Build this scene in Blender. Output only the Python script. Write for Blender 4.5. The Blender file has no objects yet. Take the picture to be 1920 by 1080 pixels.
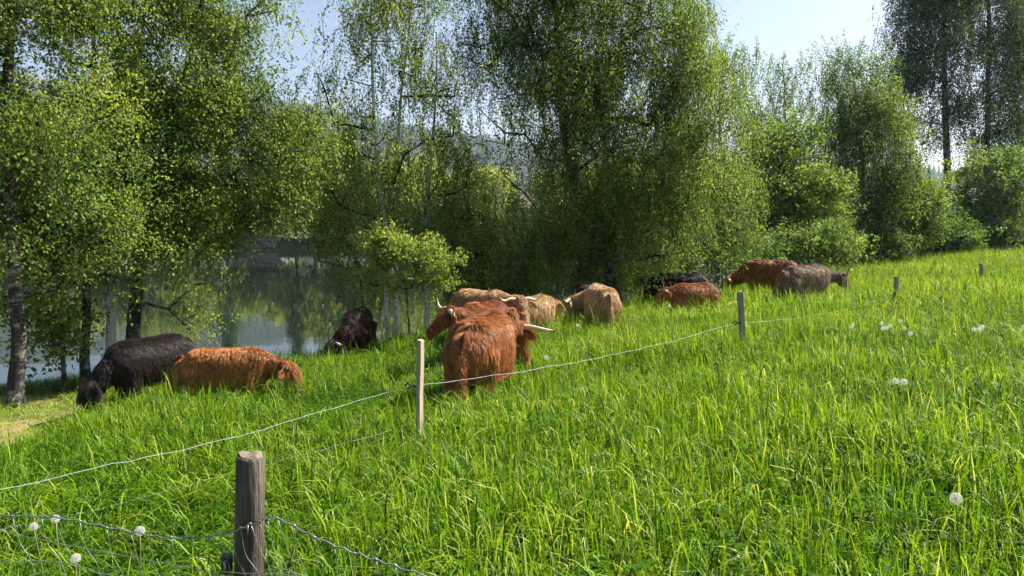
import bpy, math
import numpy as np
from mathutils import Vector, Matrix

# ------------------------------------------------------------------ camera, sky, sun, exposure
SC = bpy.context.scene
COL = SC.collection
cam_data = bpy.data.cameras.new('camera')
cam_data.lens = 27.0; cam_data.sensor_width = 36.0
cam_data.clip_start = 0.05; cam_data.clip_end = 9000.0
CAM = bpy.data.objects.new('camera', cam_data)
CAM.location = (0.0, 0.0, 1.65)
CAM.rotation_euler = (math.radians(90.0 - 4.96), 0.0, 0.0)
COL.objects.link(CAM); SC.camera = CAM

SUN_AZ, SUN_EL = math.radians(65.0), math.radians(45.0)       # azimuth to the right of the view axis
SUN_DIR = Vector((math.sin(SUN_AZ)*math.cos(SUN_EL), math.cos(SUN_AZ)*math.cos(SUN_EL), math.sin(SUN_EL)))
world = bpy.data.worlds.new('World'); SC.world = world; world.use_nodes = True
wn = world.node_tree; bg = wn.nodes['Background']
sky_node = wn.nodes.new('ShaderNodeTexSky'); sky_node.sky_type = 'NISHITA'; sky_node.sun_disc = False
sky_node.sun_elevation = SUN_EL; sky_node.sun_rotation = SUN_AZ
sky_node.air_density = 1.0; sky_node.dust_density = 2.2; sky_node.ozone_density = 1.6
wn.links.new(sky_node.outputs[0], bg.inputs[0]); bg.inputs[1].default_value = 0.06
sun = bpy.data.lights.new('sun', 'SUN'); sun.energy = 5.0; sun.angle = math.radians(0.5); sun.color = (1.0, 0.95, 0.86)
so = bpy.data.objects.new('sun', sun); COL.objects.link(so)
so.rotation_euler = (-SUN_DIR).to_track_quat('-Z', 'Y').to_euler()
SC.view_settings.view_transform = 'Standard'; SC.view_settings.look = 'None'
SC.view_settings.exposure = 1.52; SC.view_settings.gamma = 1.0; SC.view_settings.use_curve_mapping = False
cy = SC.cycles
cy.max_bounces = 5; cy.diffuse_bounces = 3; cy.glossy_bounces = 2; cy.transmission_bounces = 3
cy.volume_bounces = 0; cy.transparent_max_bounces = 6
cy.use_light_tree = False
cy.caustics_reflective = False; cy.caustics_refractive = False
cy.sample_clamp_indirect = 6.0
cy.use_denoising = True
cy.use_adaptive_sampling = True; cy.adaptive_threshold = 0.03; cy.adaptive_min_samples = 24
try: cy.denoiser = 'OPENIMAGEDENOISE'
except Exception: pass

# ------------------------------------------------------------------ helpers
def tag(o, label=None, cat=None, group=None, kind=None):
    if label: o['label'] = label
    if cat: o['category'] = cat
    if group: o['group'] = group
    if kind: o['kind'] = kind
    return o

def link(o, parent=None):
    COL.objects.link(o)
    if parent is not None: o.parent = parent
    return o

def empty(name, loc=(0, 0, 0), rz=0.0, scale=1.0):
    o = bpy.data.objects.new(name, None); o.empty_display_size = 0.2
    o.location = loc; o.rotation_euler = (0, 0, rz); o.scale = (scale,)*3
    return link(o)

class MB:
    """collects shapes, builds one mesh"""
    def __init__(s): s.v = []; s.f = []; s.n = 0
    def add(s, V, Fc):
        V = np.asarray(V, float).reshape(-1, 3); n = s.n
        s.v.append(V); s.f.extend([tuple(int(i)+n for i in f) for f in Fc]); s.n += len(V)
    def box(s, c, d, rz=0.0, jit=0.0, rng=None):
        h = np.array(d)/2.0
        P = np.array([[x, y, z] for z in (-1, 1) for y in (-1, 1) for x in (-1, 1)], float)*h
        if jit: P = P + rng.uniform(-jit, jit, P.shape)
        ca, sa = math.cos(rz), math.sin(rz)
        P = P @ np.array([[ca, sa, 0], [-sa, ca, 0], [0, 0, 1]]) + np.array(c)
        s.add(P, [(0, 2, 3, 1), (4, 5, 7, 6), (0, 1, 5, 4), (2, 6, 7, 3), (0, 4, 6, 2), (1, 3, 7, 5)])
    def tube(s, P, R, k=6, up=None, caps=True, sq=2.0):
        """P path, R radii: scalars or (width,height) pairs"""
        P = np.asarray(P, float); n = len(P)
        R = [(r, r) if np.isscalar(r) else r for r in (R if hasattr(R, '__len__') else [R]*n)]
        T = np.gradient(P, axis=0); T /= (np.linalg.norm(T, axis=1)[:, None]+1e-9)
        u = np.array(up if up is not None else ((0, 0, 1) if abs(T[:, 2]).mean() < 0.8 else (1, 0, 0)), float)
        a = np.arange(k)/k*2*math.pi
        ca, sa = np.cos(a), np.sin(a)
        if sq != 2.0:
            ca = np.sign(ca)*np.abs(ca)**(2/sq); sa = np.sign(sa)*np.abs(sa)**(2/sq)
        V = []
        for i in range(n):
            S = np.cross(u, T[i]); S /= (np.linalg.norm(S)+1e-9); U = np.cross(T[i], S)
            V.append(P[i]+np.outer(ca*R[i][0], S)+np.outer(sa*R[i][1], U))
        Fc = []
        for i in range(n-1):
            for j in range(k):
                q = (j+1) % k
                Fc.append((i*k+j, i*k+q, (i+1)*k+q, (i+1)*k+j))
        if caps:
            Fc.append(tuple(range(k-1, -1, -1))); Fc.append(tuple((n-1)*k+j for j in range(k)))
        s.add(np.concatenate(V), Fc)
    def mesh(s, name, mat=None, smooth=False):
        m = bpy.data.meshes.new(name)
        m.from_pydata(np.concatenate(s.v).tolist() if s.v else [], [], s.f)
        if mat: m.materials.append(mat)
        if smooth: m.polygons.foreach_set('use_smooth', np.ones(len(m.polygons), bool))
        m.update(); return m
    def build(s, name, mat=None, parent=None, smooth=False, loc=None):
        o = bpy.data.objects.new(name, s.mesh(name, mat, smooth))
        if loc is not None: o.location = loc
        return link(o, parent)

def fast_mesh(name, V, quads=None, tris=None, mat=None, smooth=False, val=True):
    m = bpy.data.meshes.new(name); V = np.asarray(V, np.float32)
    q = np.zeros((0, 4), np.int32) if quads is None else np.asarray(quads, np.int32)
    t = np.zeros((0, 3), np.int32) if tris is None else np.asarray(tris, np.int32)
    m.vertices.add(len(V)); m.vertices.foreach_set('co', V.ravel())
    nl = q.size+t.size; m.loops.add(nl); m.loops.foreach_set('vertex_index', np.concatenate([q.ravel(), t.ravel()]))
    m.polygons.add(len(q)+len(t))
    m.polygons.foreach_set('loop_start', np.concatenate([np.arange(len(q))*4, q.size+np.arange(len(t))*3]).astype(np.int32))
    if smooth: m.polygons.foreach_set('use_smooth', np.ones(len(m.polygons), bool))
    if mat: m.materials.append(mat)
    m.update(calc_edges=True)
    if val: m.validate()
    return m

def smoothstep(a, b, x):
    t = np.clip((x-a)/(b-a), 0, 1); return t*t*(3-2*t)

def vnoise(x, y, s, seed=0):
    """smooth value noise 0..1"""
    x = np.asarray(x, float)/s; y = np.asarray(y, float)/s
    xi = np.floor(x).astype(int); yi = np.floor(y).astype(int); fx = x-xi; fy = y-yi
    fx = fx*fx*(3-2*fx); fy = fy*fy*(3-2*fy)
    def h(a, b):
        n = (a*374761393+b*668265263+seed*1442695041) & 0x7fffffff
        n = ((n ^ (n >> 13))*1274126177) & 0x7fffffff
        return ((n ^ (n >> 16)) & 0xffff)/65535.0
    return (h(xi, yi)*(1-fx)+h(xi+1, yi)*fx)*(1-fy)+(h(xi, yi+1)*(1-fx)+h(xi+1, yi+1)*fx)*fy

# ---- materials
def new_mat(name):
    m = bpy.data.materials.new(name); m.use_nodes = True
    nt = m.node_tree; nt.nodes.clear()
    out = nt.nodes.new('ShaderNodeOutputMaterial'); return m, nt, out
def N(nt, t, **k):
    n = nt.nodes.new(t)
    for a, b in k.items(): setattr(n, a, b)
    return n
def ramp(nt, stops):
    r = N(nt, 'ShaderNodeValToRGB'); e = r.color_ramp.elements
    while len(e) < len(stops): e.new(0.5)
    for i, (p, c) in enumerate(stops): e[i].position = p; e[i].color = (c[0], c[1], c[2], 1)
    return r
def noise(nt, scale, detail=4, rough=.55, coord='Object', stretch=None):
    tc = N(nt, 'ShaderNodeTexCoord'); n = N(nt, 'ShaderNodeTexNoise')
    n.inputs['Scale'].default_value = scale; n.inputs['Detail'].default_value = detail; n.inputs['Roughness'].default_value = rough
    src = tc.outputs[coord]
    if stretch:
        mp = N(nt, 'ShaderNodeMapping'); mp.inputs['Scale'].default_value = stretch; nt.links.new(src, mp.inputs[0]); src = mp.outputs[0]
    nt.links.new(src, n.inputs['Vector']); return n
def simple_mat(name, stops, scale=8.0, rough=.8, spec=.3, bump=0.0, bscale=40.0, stretch=None, coord='Object', metallic=0.0):
    m, nt, out = new_mat(name)
    b = N(nt, 'ShaderNodeBsdfPrincipled'); b.inputs['Roughness'].default_value = rough
    b.inputs['Specular IOR Level'].default_value = spec; b.inputs['Metallic'].default_value = metallic
    n = noise(nt, scale, 5, .6, coord, stretch); r = ramp(nt, stops)
    nt.links.new(n.outputs['Fac'], r.inputs[0]); nt.links.new(r.outputs[0], b.inputs['Base Color'])
    if bump:
        n2 = noise(nt, bscale, 4, .6, coord, stretch); bp = N(nt, 'ShaderNodeBump'); bp.inputs['Strength'].default_value = bump
        bp.inputs['Distance'].default_value = .02
        nt.links.new(n2.outputs['Fac'], bp.inputs['Height']); nt.links.new(bp.outputs[0], b.inputs['Normal'])
    nt.links.new(b.outputs[0], out.inputs[0]); return m

def leaf_mat(name, stops, transl=.4, rough=.45, spec=.4, tr_gain=(1.25, 1.35, .7)):
    """leaf or blade: colour picked by the piece's own tone and by the plant's tint; thin sheet that lets light through"""
    m, nt, out = new_mat(name)
    at = N(nt, 'ShaderNodeAttribute', attribute_name='tone')
    ti = N(nt, 'ShaderNodeAttribute', attribute_name='tint', attribute_type='INSTANCER')
    ad = N(nt, 'ShaderNodeMath', operation='ADD'); nt.links.new(at.outputs['Fac'], ad.inputs[0]); nt.links.new(ti.outputs['Fac'], ad.inputs[1])
    r = ramp(nt, stops); nt.links.new(ad.outputs[0], r.inputs[0])
    b = N(nt, 'ShaderNodeBsdfPrincipled'); b.inputs['Roughness'].default_value = rough; b.inputs['Specular IOR Level'].default_value = spec
    nt.links.new(r.outputs[0], b.inputs['Base Color'])
    tr = N(nt, 'ShaderNodeBsdfTranslucent')
    mc = N(nt, 'ShaderNodeMix', data_type='RGBA', blend_type='MULTIPLY'); mc.inputs[0].default_value = 1.0
    nt.links.new(r.outputs[0], mc.inputs[6]); mc.inputs[7].default_value = (*tr_gain, 1)
    nt.links.new(mc.outputs[2], tr.inputs[0])
    mx = N(nt, 'ShaderNodeMixShader'); mx.inputs[0].default_value = transl
    nt.links.new(b.outputs[0], mx.inputs[1]); nt.links.new(tr.outputs[0], mx.inputs[2]); nt.links.new(mx.outputs[0], out.inputs[0])
    return m

GN_CACHE = {}
def scatter_group(key, sources):
    """node group: instances of the source meshes on the vertices of the object, turned and sized by its attributes"""
    if key in GN_CACHE: return GN_CACHE[key]
    g = bpy.data.node_groups.new('scatter_'+key, 'GeometryNodeTree')
    g.interface.new_socket(name='Geometry', in_out='INPUT', socket_type='NodeSocketGeometry')
    g.interface.new_socket(name='Geometry', in_out='OUTPUT', socket_type='NodeSocketGeometry')
    gi = g.nodes.new('NodeGroupInput'); go = g.nodes.new('NodeGroupOutput')
    g2i = g.nodes.new('GeometryNodeGeometryToInstance')
    for s in reversed(sources):
        oi = g.nodes.new('GeometryNodeObjectInfo'); oi.inputs['Object'].default_value = s
        g.links.new(oi.outputs['Geometry'], g2i.inputs[0])
    iop = g.nodes.new('GeometryNodeInstanceOnPoints'); iop.inputs['Pick Instance'].default_value = True
    def na(name, t):
        n = g.nodes.new('GeometryNodeInputNamedAttribute'); n.data_type = t; n.inputs[0].default_value = name; return n.outputs[0]
    g.links.new(gi.outputs[0], iop.inputs['Points']); g.links.new(g2i.outputs[0], iop.inputs['Instance'])
    g.links.new(na('idx', 'INT'), iop.inputs['Instance Index'])
    g.links.new(na('rot', 'FLOAT_VECTOR'), iop.inputs['Rotation'])
    g.links.new(na('scl', 'FLOAT_VECTOR'), iop.inputs['Scale'])
    g.links.new(iop.outputs[0], go.inputs[0])
    GN_CACHE[key] = g; return g

def scatter(name, key, sources, P, rot, scl, idx, tint, parent=None, loc=None):
    P = np.asarray(P, np.float32); n = len(P)
    m = bpy.data.meshes.new(name); m.vertices.add(n); m.vertices.foreach_set('co', P.ravel())
    for an, ty, data in (('rot', 'FLOAT_VECTOR', rot), ('scl', 'FLOAT_VECTOR', scl)):
        a = m.attributes.new(an, ty, 'POINT'); a.data.foreach_set('vector', np.asarray(data, np.float32).ravel())
    a = m.attributes.new('idx', 'INT', 'POINT'); a.data.foreach_set('value', np.asarray(idx, np.int32))
    a = m.attributes.new('tint', 'FLOAT', 'POINT'); a.data.foreach_set('value', np.asarray(tint, np.float32))
    m.update()
    o = bpy.data.objects.new(name, m)
    md = o.modifiers.new('scatter', 'NODES'); md.node_group = scatter_group(key, sources)
    if loc is not None: o.location = loc
    return link(o, parent)

def grow(name, sources, P, rot, scl, idx, tint, mats, parent=None, ttype='leaf'):
    """the same pieces as real geometry: one mesh holding a copy of a source at every point"""
    Vs, Ts, To, Mi = [], [], [], []; c = 0
    ca, sa = np.cos(rot), np.sin(rot)
    for k, s in enumerate(sources):
        sel = np.nonzero(idx == k)[0]
        if not len(sel): continue
        m = s.data; nv = len(m.vertices); V = np.empty(nv*3, np.float32); m.vertices.foreach_get('co', V); V = V.reshape(-1, 3)
        T = np.empty(len(m.loops), np.int32); m.loops.foreach_get('vertex_index', T); T = T.reshape(-1, 3)
        tn = np.empty(nv, np.float32); m.attributes['tone'].data.foreach_get('value', tn); mi = np.empty(len(m.polygons), np.int32); m.polygons.foreach_get('material_index', mi)
        cx, cy_, cz = ca[sel].T; sx, sy, sz = sa[sel].T
        R = np.empty((len(sel), 3, 3))
        R[:, 0, 0] = cy_*cz; R[:, 0, 1] = sx*sy*cz-cx*sz; R[:, 0, 2] = cx*sy*cz+sx*sz
        R[:, 1, 0] = cy_*sz; R[:, 1, 1] = sx*sy*sz+cx*cz; R[:, 1, 2] = cx*sy*sz-sx*cz
        R[:, 2, 0] = -sy; R[:, 2, 1] = sx*cy_; R[:, 2, 2] = cx*cy_
        W_ = np.einsum('nij,vj->nvi', R*scl[sel][:, None, :1], V)+P[sel][:, None]
        Vs.append(W_.reshape(-1, 3)); Ts.append((T[None]+(np.arange(len(sel))*nv)[:, None, None]+c).reshape(-1, 3)); c += nv*len(sel)
        To.append((tn[None]+np.asarray(tint)[sel][:, None]).ravel()); Mi.append(np.tile(mi, len(sel)))
    m = fast_mesh(name, np.concatenate(Vs), tris=np.concatenate(Ts), val=False)
    for x in mats: m.materials.append(x)
    a = m.attributes.new('tone', 'FLOAT', 'POINT'); a.data.foreach_set('value', np.concatenate(To).astype(np.float32))
    m.polygons.foreach_set('material_index', np.concatenate(Mi).astype(np.int32))
    o = bpy.data.objects.new(name, m); o['kind'] = 'stuff'
    return link(o, parent)

def tone_mesh(name, V, tris, tone_v, mats, mat_idx=None, quads=None):
    m = fast_mesh(name, V, quads=quads, tris=tris)
    for mt in mats: m.materials.append(mt)
    a = m.attributes.new('tone', 'FLOAT', 'POINT'); a.data.foreach_set('value', np.asarray(tone_v, np.float32))
    if mat_idx is not None: m.polygons.foreach_set('material_index', np.asarray(mat_idx, np.int32))
    m.polygons.foreach_set('use_smooth', np.ones(len(m.polygons), bool))
    m.update(); return bpy.data.objects.new(name, m)

# ------------------------------------------------------------------ the lie of the land
BANK = np.array([(-60, 4), (-30, 9.5), (-11, 13.6), (-7, 14.9), (-4.2, 15.4), (-2.6, 16.6), (0, 18.0), (3.5, 21.5), (8, 27), (14, 35), (24, 44), (40, 55), (80, 80), (200, 130)], float)
WATER_Z = -2.15
CTRL = np.array([(0, 0, 0.0), (4, 0, .1), (-4, 0, -.2), (-.9, 2.4, -.12), (-3, 4.6, -.6), (-.83, 6.8, -.5), (3.35, 11.3, -.45), (8.4, 16.8, -.45), (13.8, 22.6, -.68),
    (-.37, 9.2, -.66), (-.6, 12, -.78), (-.6, 14.2, -.82), (.55, 15, -.72), (1.75, 15.5, -.74), (3.95, 17.2, -.54), (3.9, 19.5, -.7), (7.2, 21.5, -.62), (7.2, 18.5, -.48),
    (-2.6, 13, -.98), (-3, 14.8, -1.05), (-5.4, 10.8, -1.08), (-3.8, 10, -.92), (-8, 11.5, -1.25), (13.3, 30, -.55), (20, 34, -.25), (27, 40, -.12), (2.4, 4, -.2), (3, 6, -.05), (4.8, 10, -.15), (6, 9.5, -.15), (12, 9, .1), (12, 17, .0), (20, 22, .1), (-1, 17, -1.1), (-8, 6, -1.0), (40, 45, .3), (30, 20, .6)], float)
_A = np.c_[np.ones(len(CTRL)), CTRL[:, :2]]
PL, *_r = np.linalg.lstsq(_A, CTRL[:, 2], rcond=None)
RES = CTRL[:, 2]-_A @ PL
def bank_dist(x, y):
    """signed distance to the near bank, positive over the river"""
    x = np.asarray(x, float); y = np.asarray(y, float)
    best = np.full(x.shape, 1e9); sg = np.zeros(x.shape)
    for (ax, ay), (bx, by) in zip(BANK[:-1], BANK[1:]):
        dx, dy = bx-ax, by-ay; t = np.clip(((x-ax)*dx+(y-ay)*dy)/(dx*dx+dy*dy), 0, 1)
        d = np.hypot(x-ax-t*dx, y-ay-t*dy); c = dx*(y-ay)-dy*(x-ax)
        k = d < best; best = np.where(k, d, best); sg = np.where(k, np.sign(c), sg)
    return best*sg
def far_bank_y(x):
    return 102.0+0.06*x+3.0*np.sin(x*0.045+1.0)+1.2*np.sin(x*0.17)
def ground_z(x, y):
    x = np.asarray(x, float); y = np.asarray(y, float)
    xc = np.clip(x, -14, 45); yc = np.clip(y, -4, 50)
    z = PL[0]+PL[1]*xc+PL[2]*yc
    w = np.full(x.shape, 1e-3); a = np.zeros(x.shape)
    for (cx, cyy, _), r in zip(CTRL, RES):
        k = np.exp(-((xc-cx)**2+(yc-cyy)**2)/(2*2.4**2)); w = w+k; a = a+k*r
    z = z+a/w+0.05*(vnoise(x, y, 1.3, 3)-.5)
    d = bank_dist(x, y)+0.5*(vnoise(x, y, 1.1, 7)-.5)
    z = z*(1-smoothstep(-.6, 2.2, d))+(-3.4)*smoothstep(-.6, 2.2, d)
    fd = y-far_bank_y(x)
    far = -2.0+np.clip(fd, 0, 1e9)*0.02+1.1*smoothstep(0, 6, fd)
    k = smoothstep(-3, 1.0, fd)*(d > 10)
    return z*(1-k)+far*k

TREES = [
{'name': 'birch_tree', 'label': 'thick rough-barked birch at the picture edge left of the black bull', 'cat': 'tree', 'path': [(-7.88, 12.0, -1.195), (-7.82, 12.0, -0.577), (-7.776, 12.03, 0.099), (-7.767, 12.06, 1.525), (-7.827, 12.09, 3.012), (-7.714, 12.12, 4.634), (-7.518, 12.15, 7.006), (-7.342, 12.18, 9.084)], 'lobes': [(-7.355, 12.0, 3.808, 1.42, 1.5, 1.67, 1.0), (-7.822, 12.3, 1.777, 1.11, 1.0, 0.94, 1.0), (-6.579, 11.8, 2.338, 0.9, 0.96, 1.07, 1.0), (-7.067, 12.0, 6.17, 1.5, 1.62, 1.92, 1.0), (-7.116, 12.0, 8.228, 1.0, 1.08, 1.33, 1.0), (-7.304, 12.3, 1.097, 1.03, 0.92, 0.47, 0.8), (-8.355, 12.8, 2.658, 1.07, 1.15, 1.33, 1.0), (-8.939, 12.5, 3.898, 1.04, 1.12, 2.6, 1.0), (-8.094, 12.5, 0.74, 0.78, 0.7, 0.35, 0.5)], 'r': 0.12, 'leaf': 'spray', 'cl': 1.0, 'dens': 0.85, 'bark': 'rough', 'tint': 0.3, 'group': 'birches on the near river bank', 'size': 1.0, 'seed': 1},
{'name': 'birch_tree', 'label': 'slim straight birch just left of the black bull', 'cat': 'tree', 'path': [(-7.64, 13.5, -1.26), (-7.574, 13.5, -0.091), (-7.565, 13.53, 1.041), (-7.407, 13.56, 2.717), (-7.244, 13.59, 4.546), (-7.089, 13.62, 7.218)], 'lobes': [(-7.063, 13.5, 4.437, 1.12, 1.21, 1.69, 1.0), (-7.028, 13.5, 2.16, 1.12, 1.01, 1.12, 1.0), (-6.878, 13.5, 6.474, 1.22, 1.32, 1.69, 1.0), (-6.847, 13.7, 1.129, 1.05, 0.94, 0.67, 0.8), (-8.114, 14.1, 3.238, 1.08, 1.15, 1.27, 1.0), (-7.402, 13.8, 0.549, 0.67, 0.6, 0.34, 0.4)], 'r': 0.085, 'leaf': 'spray', 'cl': 1.0, 'dens': 0.85, 'bark': 'rough', 'tint': 0.3, 'group': 'birches on the near river bank', 'size': 1.0, 'seed': 2},
{'name': 'birch_tree', 'label': 'pale-stemmed birch rising behind the black bull', 'cat': 'tree', 'path': [(-7.656, 14.4, -0.869), (-7.508, 14.4, 0.4), (-7.34, 14.43, 1.6), (-7.285, 14.46, 3.863), (-7.289, 14.49, 5.217), (-7.13, 14.52, 8.051)], 'lobes': [(-6.841, 14.4, 4.814, 1.2, 1.3, 1.5, 1.0), (-6.625, 14.4, 2.881, 1.4, 1.26, 1.4, 1.0), (-6.938, 14.4, 7.074, 1.4, 1.51, 1.8, 1.0), (-6.278, 14.4, 1.6, 1.1, 0.99, 0.8, 1.0)], 'r': 0.1, 'leaf': 'spray', 'cl': 1.0, 'dens': 0.9, 'bark': 'white', 'tint': 0.35, 'group': 'birches on the near river bank', 'size': 1.0, 'seed': 3},
{'name': 'birch_tree', 'label': 'dark forked birch leaning right with low boughs over the water', 'cat': 'tree', 'path': [(-7.451, 14.7, -0.848), (-7.275, 14.7, 0.374), (-6.983, 14.73, 1.599), (-6.577, 14.76, 3.212), (-6.18, 14.79, 4.703), (-5.832, 14.82, 6.368), (-5.533, 14.85, 8.196)], 'lobes': [(-5.853, 14.7, 4.391, 1.12, 1.19, 1.33, 1.0), (-5.663, 14.7, 2.607, 1.33, 1.19, 1.33, 1.0), (-6.413, 14.7, 1.498, 1.12, 1.01, 0.67, 1.0), (-5.237, 14.7, 3.305, 0.82, 0.73, 0.82, 1.0), (-5.412, 14.7, 5.656, 0.87, 0.83, 0.92, 0.8), (-4.459, 14.7, 5.269, 0.2, 0.22, 0.77, 0.6), (-4.387, 15.2, 2.847, 0.84, 0.86, 0.95, 1.0), (-4.084, 15.1, 3.452, 0.47, 0.47, 0.52, 0.8), (-5.493, 14.7, 7.66, 1.23, 1.29, 1.43, 1.0), (-5.303, 14.9, 1.855, 0.83, 0.74, 0.62, 1.0), (-5.928, 13.9, -0.044, 0.46, 0.42, 0.34, 0.25), (-4.761, 15.0, 2.093, 0.73, 0.66, 0.52, 0.8), (-5.524, 13.9, 0.395, 0.29, 0.31, 0.39, 0.3), (-4.808, 14.7, 4.195, 0.41, 0.37, 0.31, 0.5), (-3.954, 15.3, 2.333, 0.42, 0.46, 0.53, 0.8)], 'r': 0.14, 'leaf': 'spray', 'cl': 1.0, 'dens': 1.12, 'bark': 'dark', 'tint': 0.35, 'group': 'birches on the near river bank', 'size': 1.0, 'seed': 4},
{'name': 'alder_sapling', 'label': 'thin leafy sapling between the two leftmost birch trunks', 'cat': 'sapling', 'path': [(-7.705, 13.0, -1.152), (-7.685, 13.0, -0.394), (-7.73, 13.03, 0.336), (-7.796, 13.06, 1.153)], 'lobes': [(-7.781, 13.0, -0.118, 0.5, 0.45, 0.41, 0.6), (-8.199, 13.2, 0.319, 0.55, 0.5, 0.37, 0.6), (-7.44, 13.0, 0.339, 0.45, 0.41, 0.45, 0.5), (-7.949, 13.3, 0.959, 0.65, 0.58, 0.46, 0.7), (-7.941, 13.0, -0.578, 0.36, 0.32, 0.23, 0.35)], 'r': 0.045, 'leaf': 'broad', 'cl': 1.0, 'dens': 1.0, 'bark': 'dark', 'tint': 0.0, 'group': None, 'size': 1.0, 'seed': 5},
{'name': 'birch_tree', 'label': 'slender birch with tall white stem beside the yellow bush', 'cat': 'tree', 'path': [(-2.476, 16.5, -0.944), (-2.531, 16.5, 0.16), (-2.726, 16.53, 1.365), (-2.89, 16.56, 2.954), (-2.943, 16.59, 4.3), (-2.94, 16.62, 6.289), (-2.892, 16.65, 8.244)], 'lobes': [(-3.027, 16.5, 5.056, 0.69, 0.74, 1.15, 0.55), (-3.504, 16.5, 3.508, 0.57, 0.62, 0.69, 0.45), (-2.884, 16.5, 3.397, 0.63, 0.68, 0.92, 0.45), (-2.893, 16.5, 6.472, 0.57, 0.62, 0.92, 0.6), (-3.747, 17.0, 2.525, 0.71, 0.64, 0.71, 0.7), (-2.625, 16.9, 2.057, 0.7, 0.63, 0.7, 0.6), (-3.92, 16.5, 4.175, 0.25, 0.27, 0.63, 0.4), (-2.873, 16.5, 7.759, 0.52, 0.56, 0.8, 0.6)], 'r': 0.062, 'leaf': 'birch', 'cl': 1.0, 'dens': 1.5, 'bark': 'white', 'tint': 0.55, 'group': 'slender birches behind the dark brown cow', 'size': 1.05, 'seed': 6},
{'name': 'birch_tree', 'label': 'slender birch stem standing close behind its white twin', 'cat': 'tree', 'path': [(-2.737, 16.9, -0.959), (-2.804, 16.9, 0.183), (-2.792, 16.93, 1.358), (-2.622, 16.96, 2.985), (-2.453, 16.99, 4.705), (-2.206, 17.02, 6.4), (-2.107, 17.05, 8.402)], 'lobes': [(-2.009, 16.9, 5.139, 0.59, 0.63, 1.06, 0.55), (-2.263, 16.9, 3.095, 0.65, 0.7, 0.82, 0.5), (-2.259, 16.9, 6.367, 0.59, 0.63, 0.82, 0.6), (-1.56, 16.9, 3.895, 0.47, 0.51, 0.82, 0.5), (-1.281, 17.1, 4.725, 0.3, 0.32, 0.71, 0.35), (-2.151, 16.9, 7.798, 0.53, 0.57, 0.7, 0.6)], 'r': 0.056, 'leaf': 'birch', 'cl': 1.0, 'dens': 1.5, 'bark': 'white', 'tint': 0.5, 'group': 'slender birches behind the dark brown cow', 'size': 1.05, 'seed': 7},
{'name': 'birch_tree', 'label': 'smaller birch over the horned tan cow', 'cat': 'tree', 'path': [(-1.947, 17.6, -0.768), (-2.05, 17.6, 1.225), (-1.941, 17.63, 2.798), (-1.783, 17.66, 4.471), (-1.738, 17.69, 5.888)], 'lobes': [(-1.641, 17.6, 1.953, 0.92, 0.83, 0.92, 0.8), (-1.172, 17.8, 1.22, 0.93, 0.83, 0.8, 0.9), (-1.332, 17.6, 2.796, 0.73, 0.66, 0.73, 0.7), (-1.744, 17.6, 4.107, 0.43, 0.46, 0.86, 0.5), (-0.742, 17.9, 1.958, 0.56, 0.56, 0.62, 0.7)], 'r': 0.07, 'leaf': 'birch', 'cl': 1.0, 'dens': 1.4, 'bark': 'white', 'tint': 0.3, 'group': 'slender birches behind the dark brown cow', 'size': 1.05, 'seed': 8},
{'name': 'willow_bush', 'label': 'dark shrub over the water left of the white birch stem', 'cat': 'bush', 'path': [(-3.494, 18.2, -1.018), (-3.556, 18.2, -0.185), (-3.676, 18.23, 0.577)], 'lobes': [(-4.072, 18.4, 1.713, 0.89, 0.8, 0.57, 0.7), (-3.664, 18.2, 0.958, 1.2, 1.08, 0.57, 0.6), (-4.34, 18.5, 2.222, 0.51, 0.46, 0.51, 0.6), (-3.298, 18.2, 0.07, 0.88, 0.8, 0.32, 0.4), (-4.615, 18.5, 1.331, 0.45, 0.4, 0.45, 0.4)], 'r': 0.05, 'leaf': 'birch', 'cl': 1.0, 'dens': 1.3, 'bark': 'dark', 'tint': 0.5, 'group': None, 'size': 1.05, 'seed': 9},
{'name': 'maple_bush', 'label': 'bright yellow-green maple bush glowing below the slender birches', 'cat': 'bush', 'path': [(-2.072, 15.4, -0.607), (-2.097, 15.4, -0.011), (-2.149, 15.43, 0.526)], 'lobes': [(-2.249, 15.4, 0.765, 0.47, 0.42, 0.28, 0.9), (-1.841, 15.4, 0.797, 0.28, 0.25, 0.21, 0.9), (-2.405, 15.4, 1.064, 0.3, 0.27, 0.17, 0.9), (-2.037, 15.4, 0.507, 0.36, 0.33, 0.17, 0.8), (-2.715, 15.5, 0.845, 0.19, 0.17, 0.15, 0.5), (-1.586, 15.4, 0.657, 0.15, 0.13, 0.13, 0.7), (-2.553, 15.4, 0.442, 0.19, 0.17, 0.13, 0.5), (-1.753, 15.4, 1.086, 0.15, 0.13, 0.11, 0.6), (-2.296, 15.4, 1.224, 0.17, 0.15, 0.09, 0.6), (-2.085, 15.4, 0.979, 0.28, 0.25, 0.15, 0.9), (-2.902, 15.5, 1.254, 0.15, 0.14, 0.1, 0.35), (-1.348, 15.4, 0.936, 0.12, 0.11, 0.1, 0.5), (-2.812, 15.4, 0.335, 0.17, 0.15, 0.1, 0.4), (-1.339, 15.5, 0.467, 0.13, 0.12, 0.1, 0.4), (-2.562, 15.4, 1.331, 0.11, 0.1, 0.09, 0.5)], 'r': 0.03, 'leaf': 'broad', 'cl': 1.3, 'dens': 0.7, 'bark': 'dark', 'tint': 0.65, 'group': None, 'size': 0.72, 'seed': 10},
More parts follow.
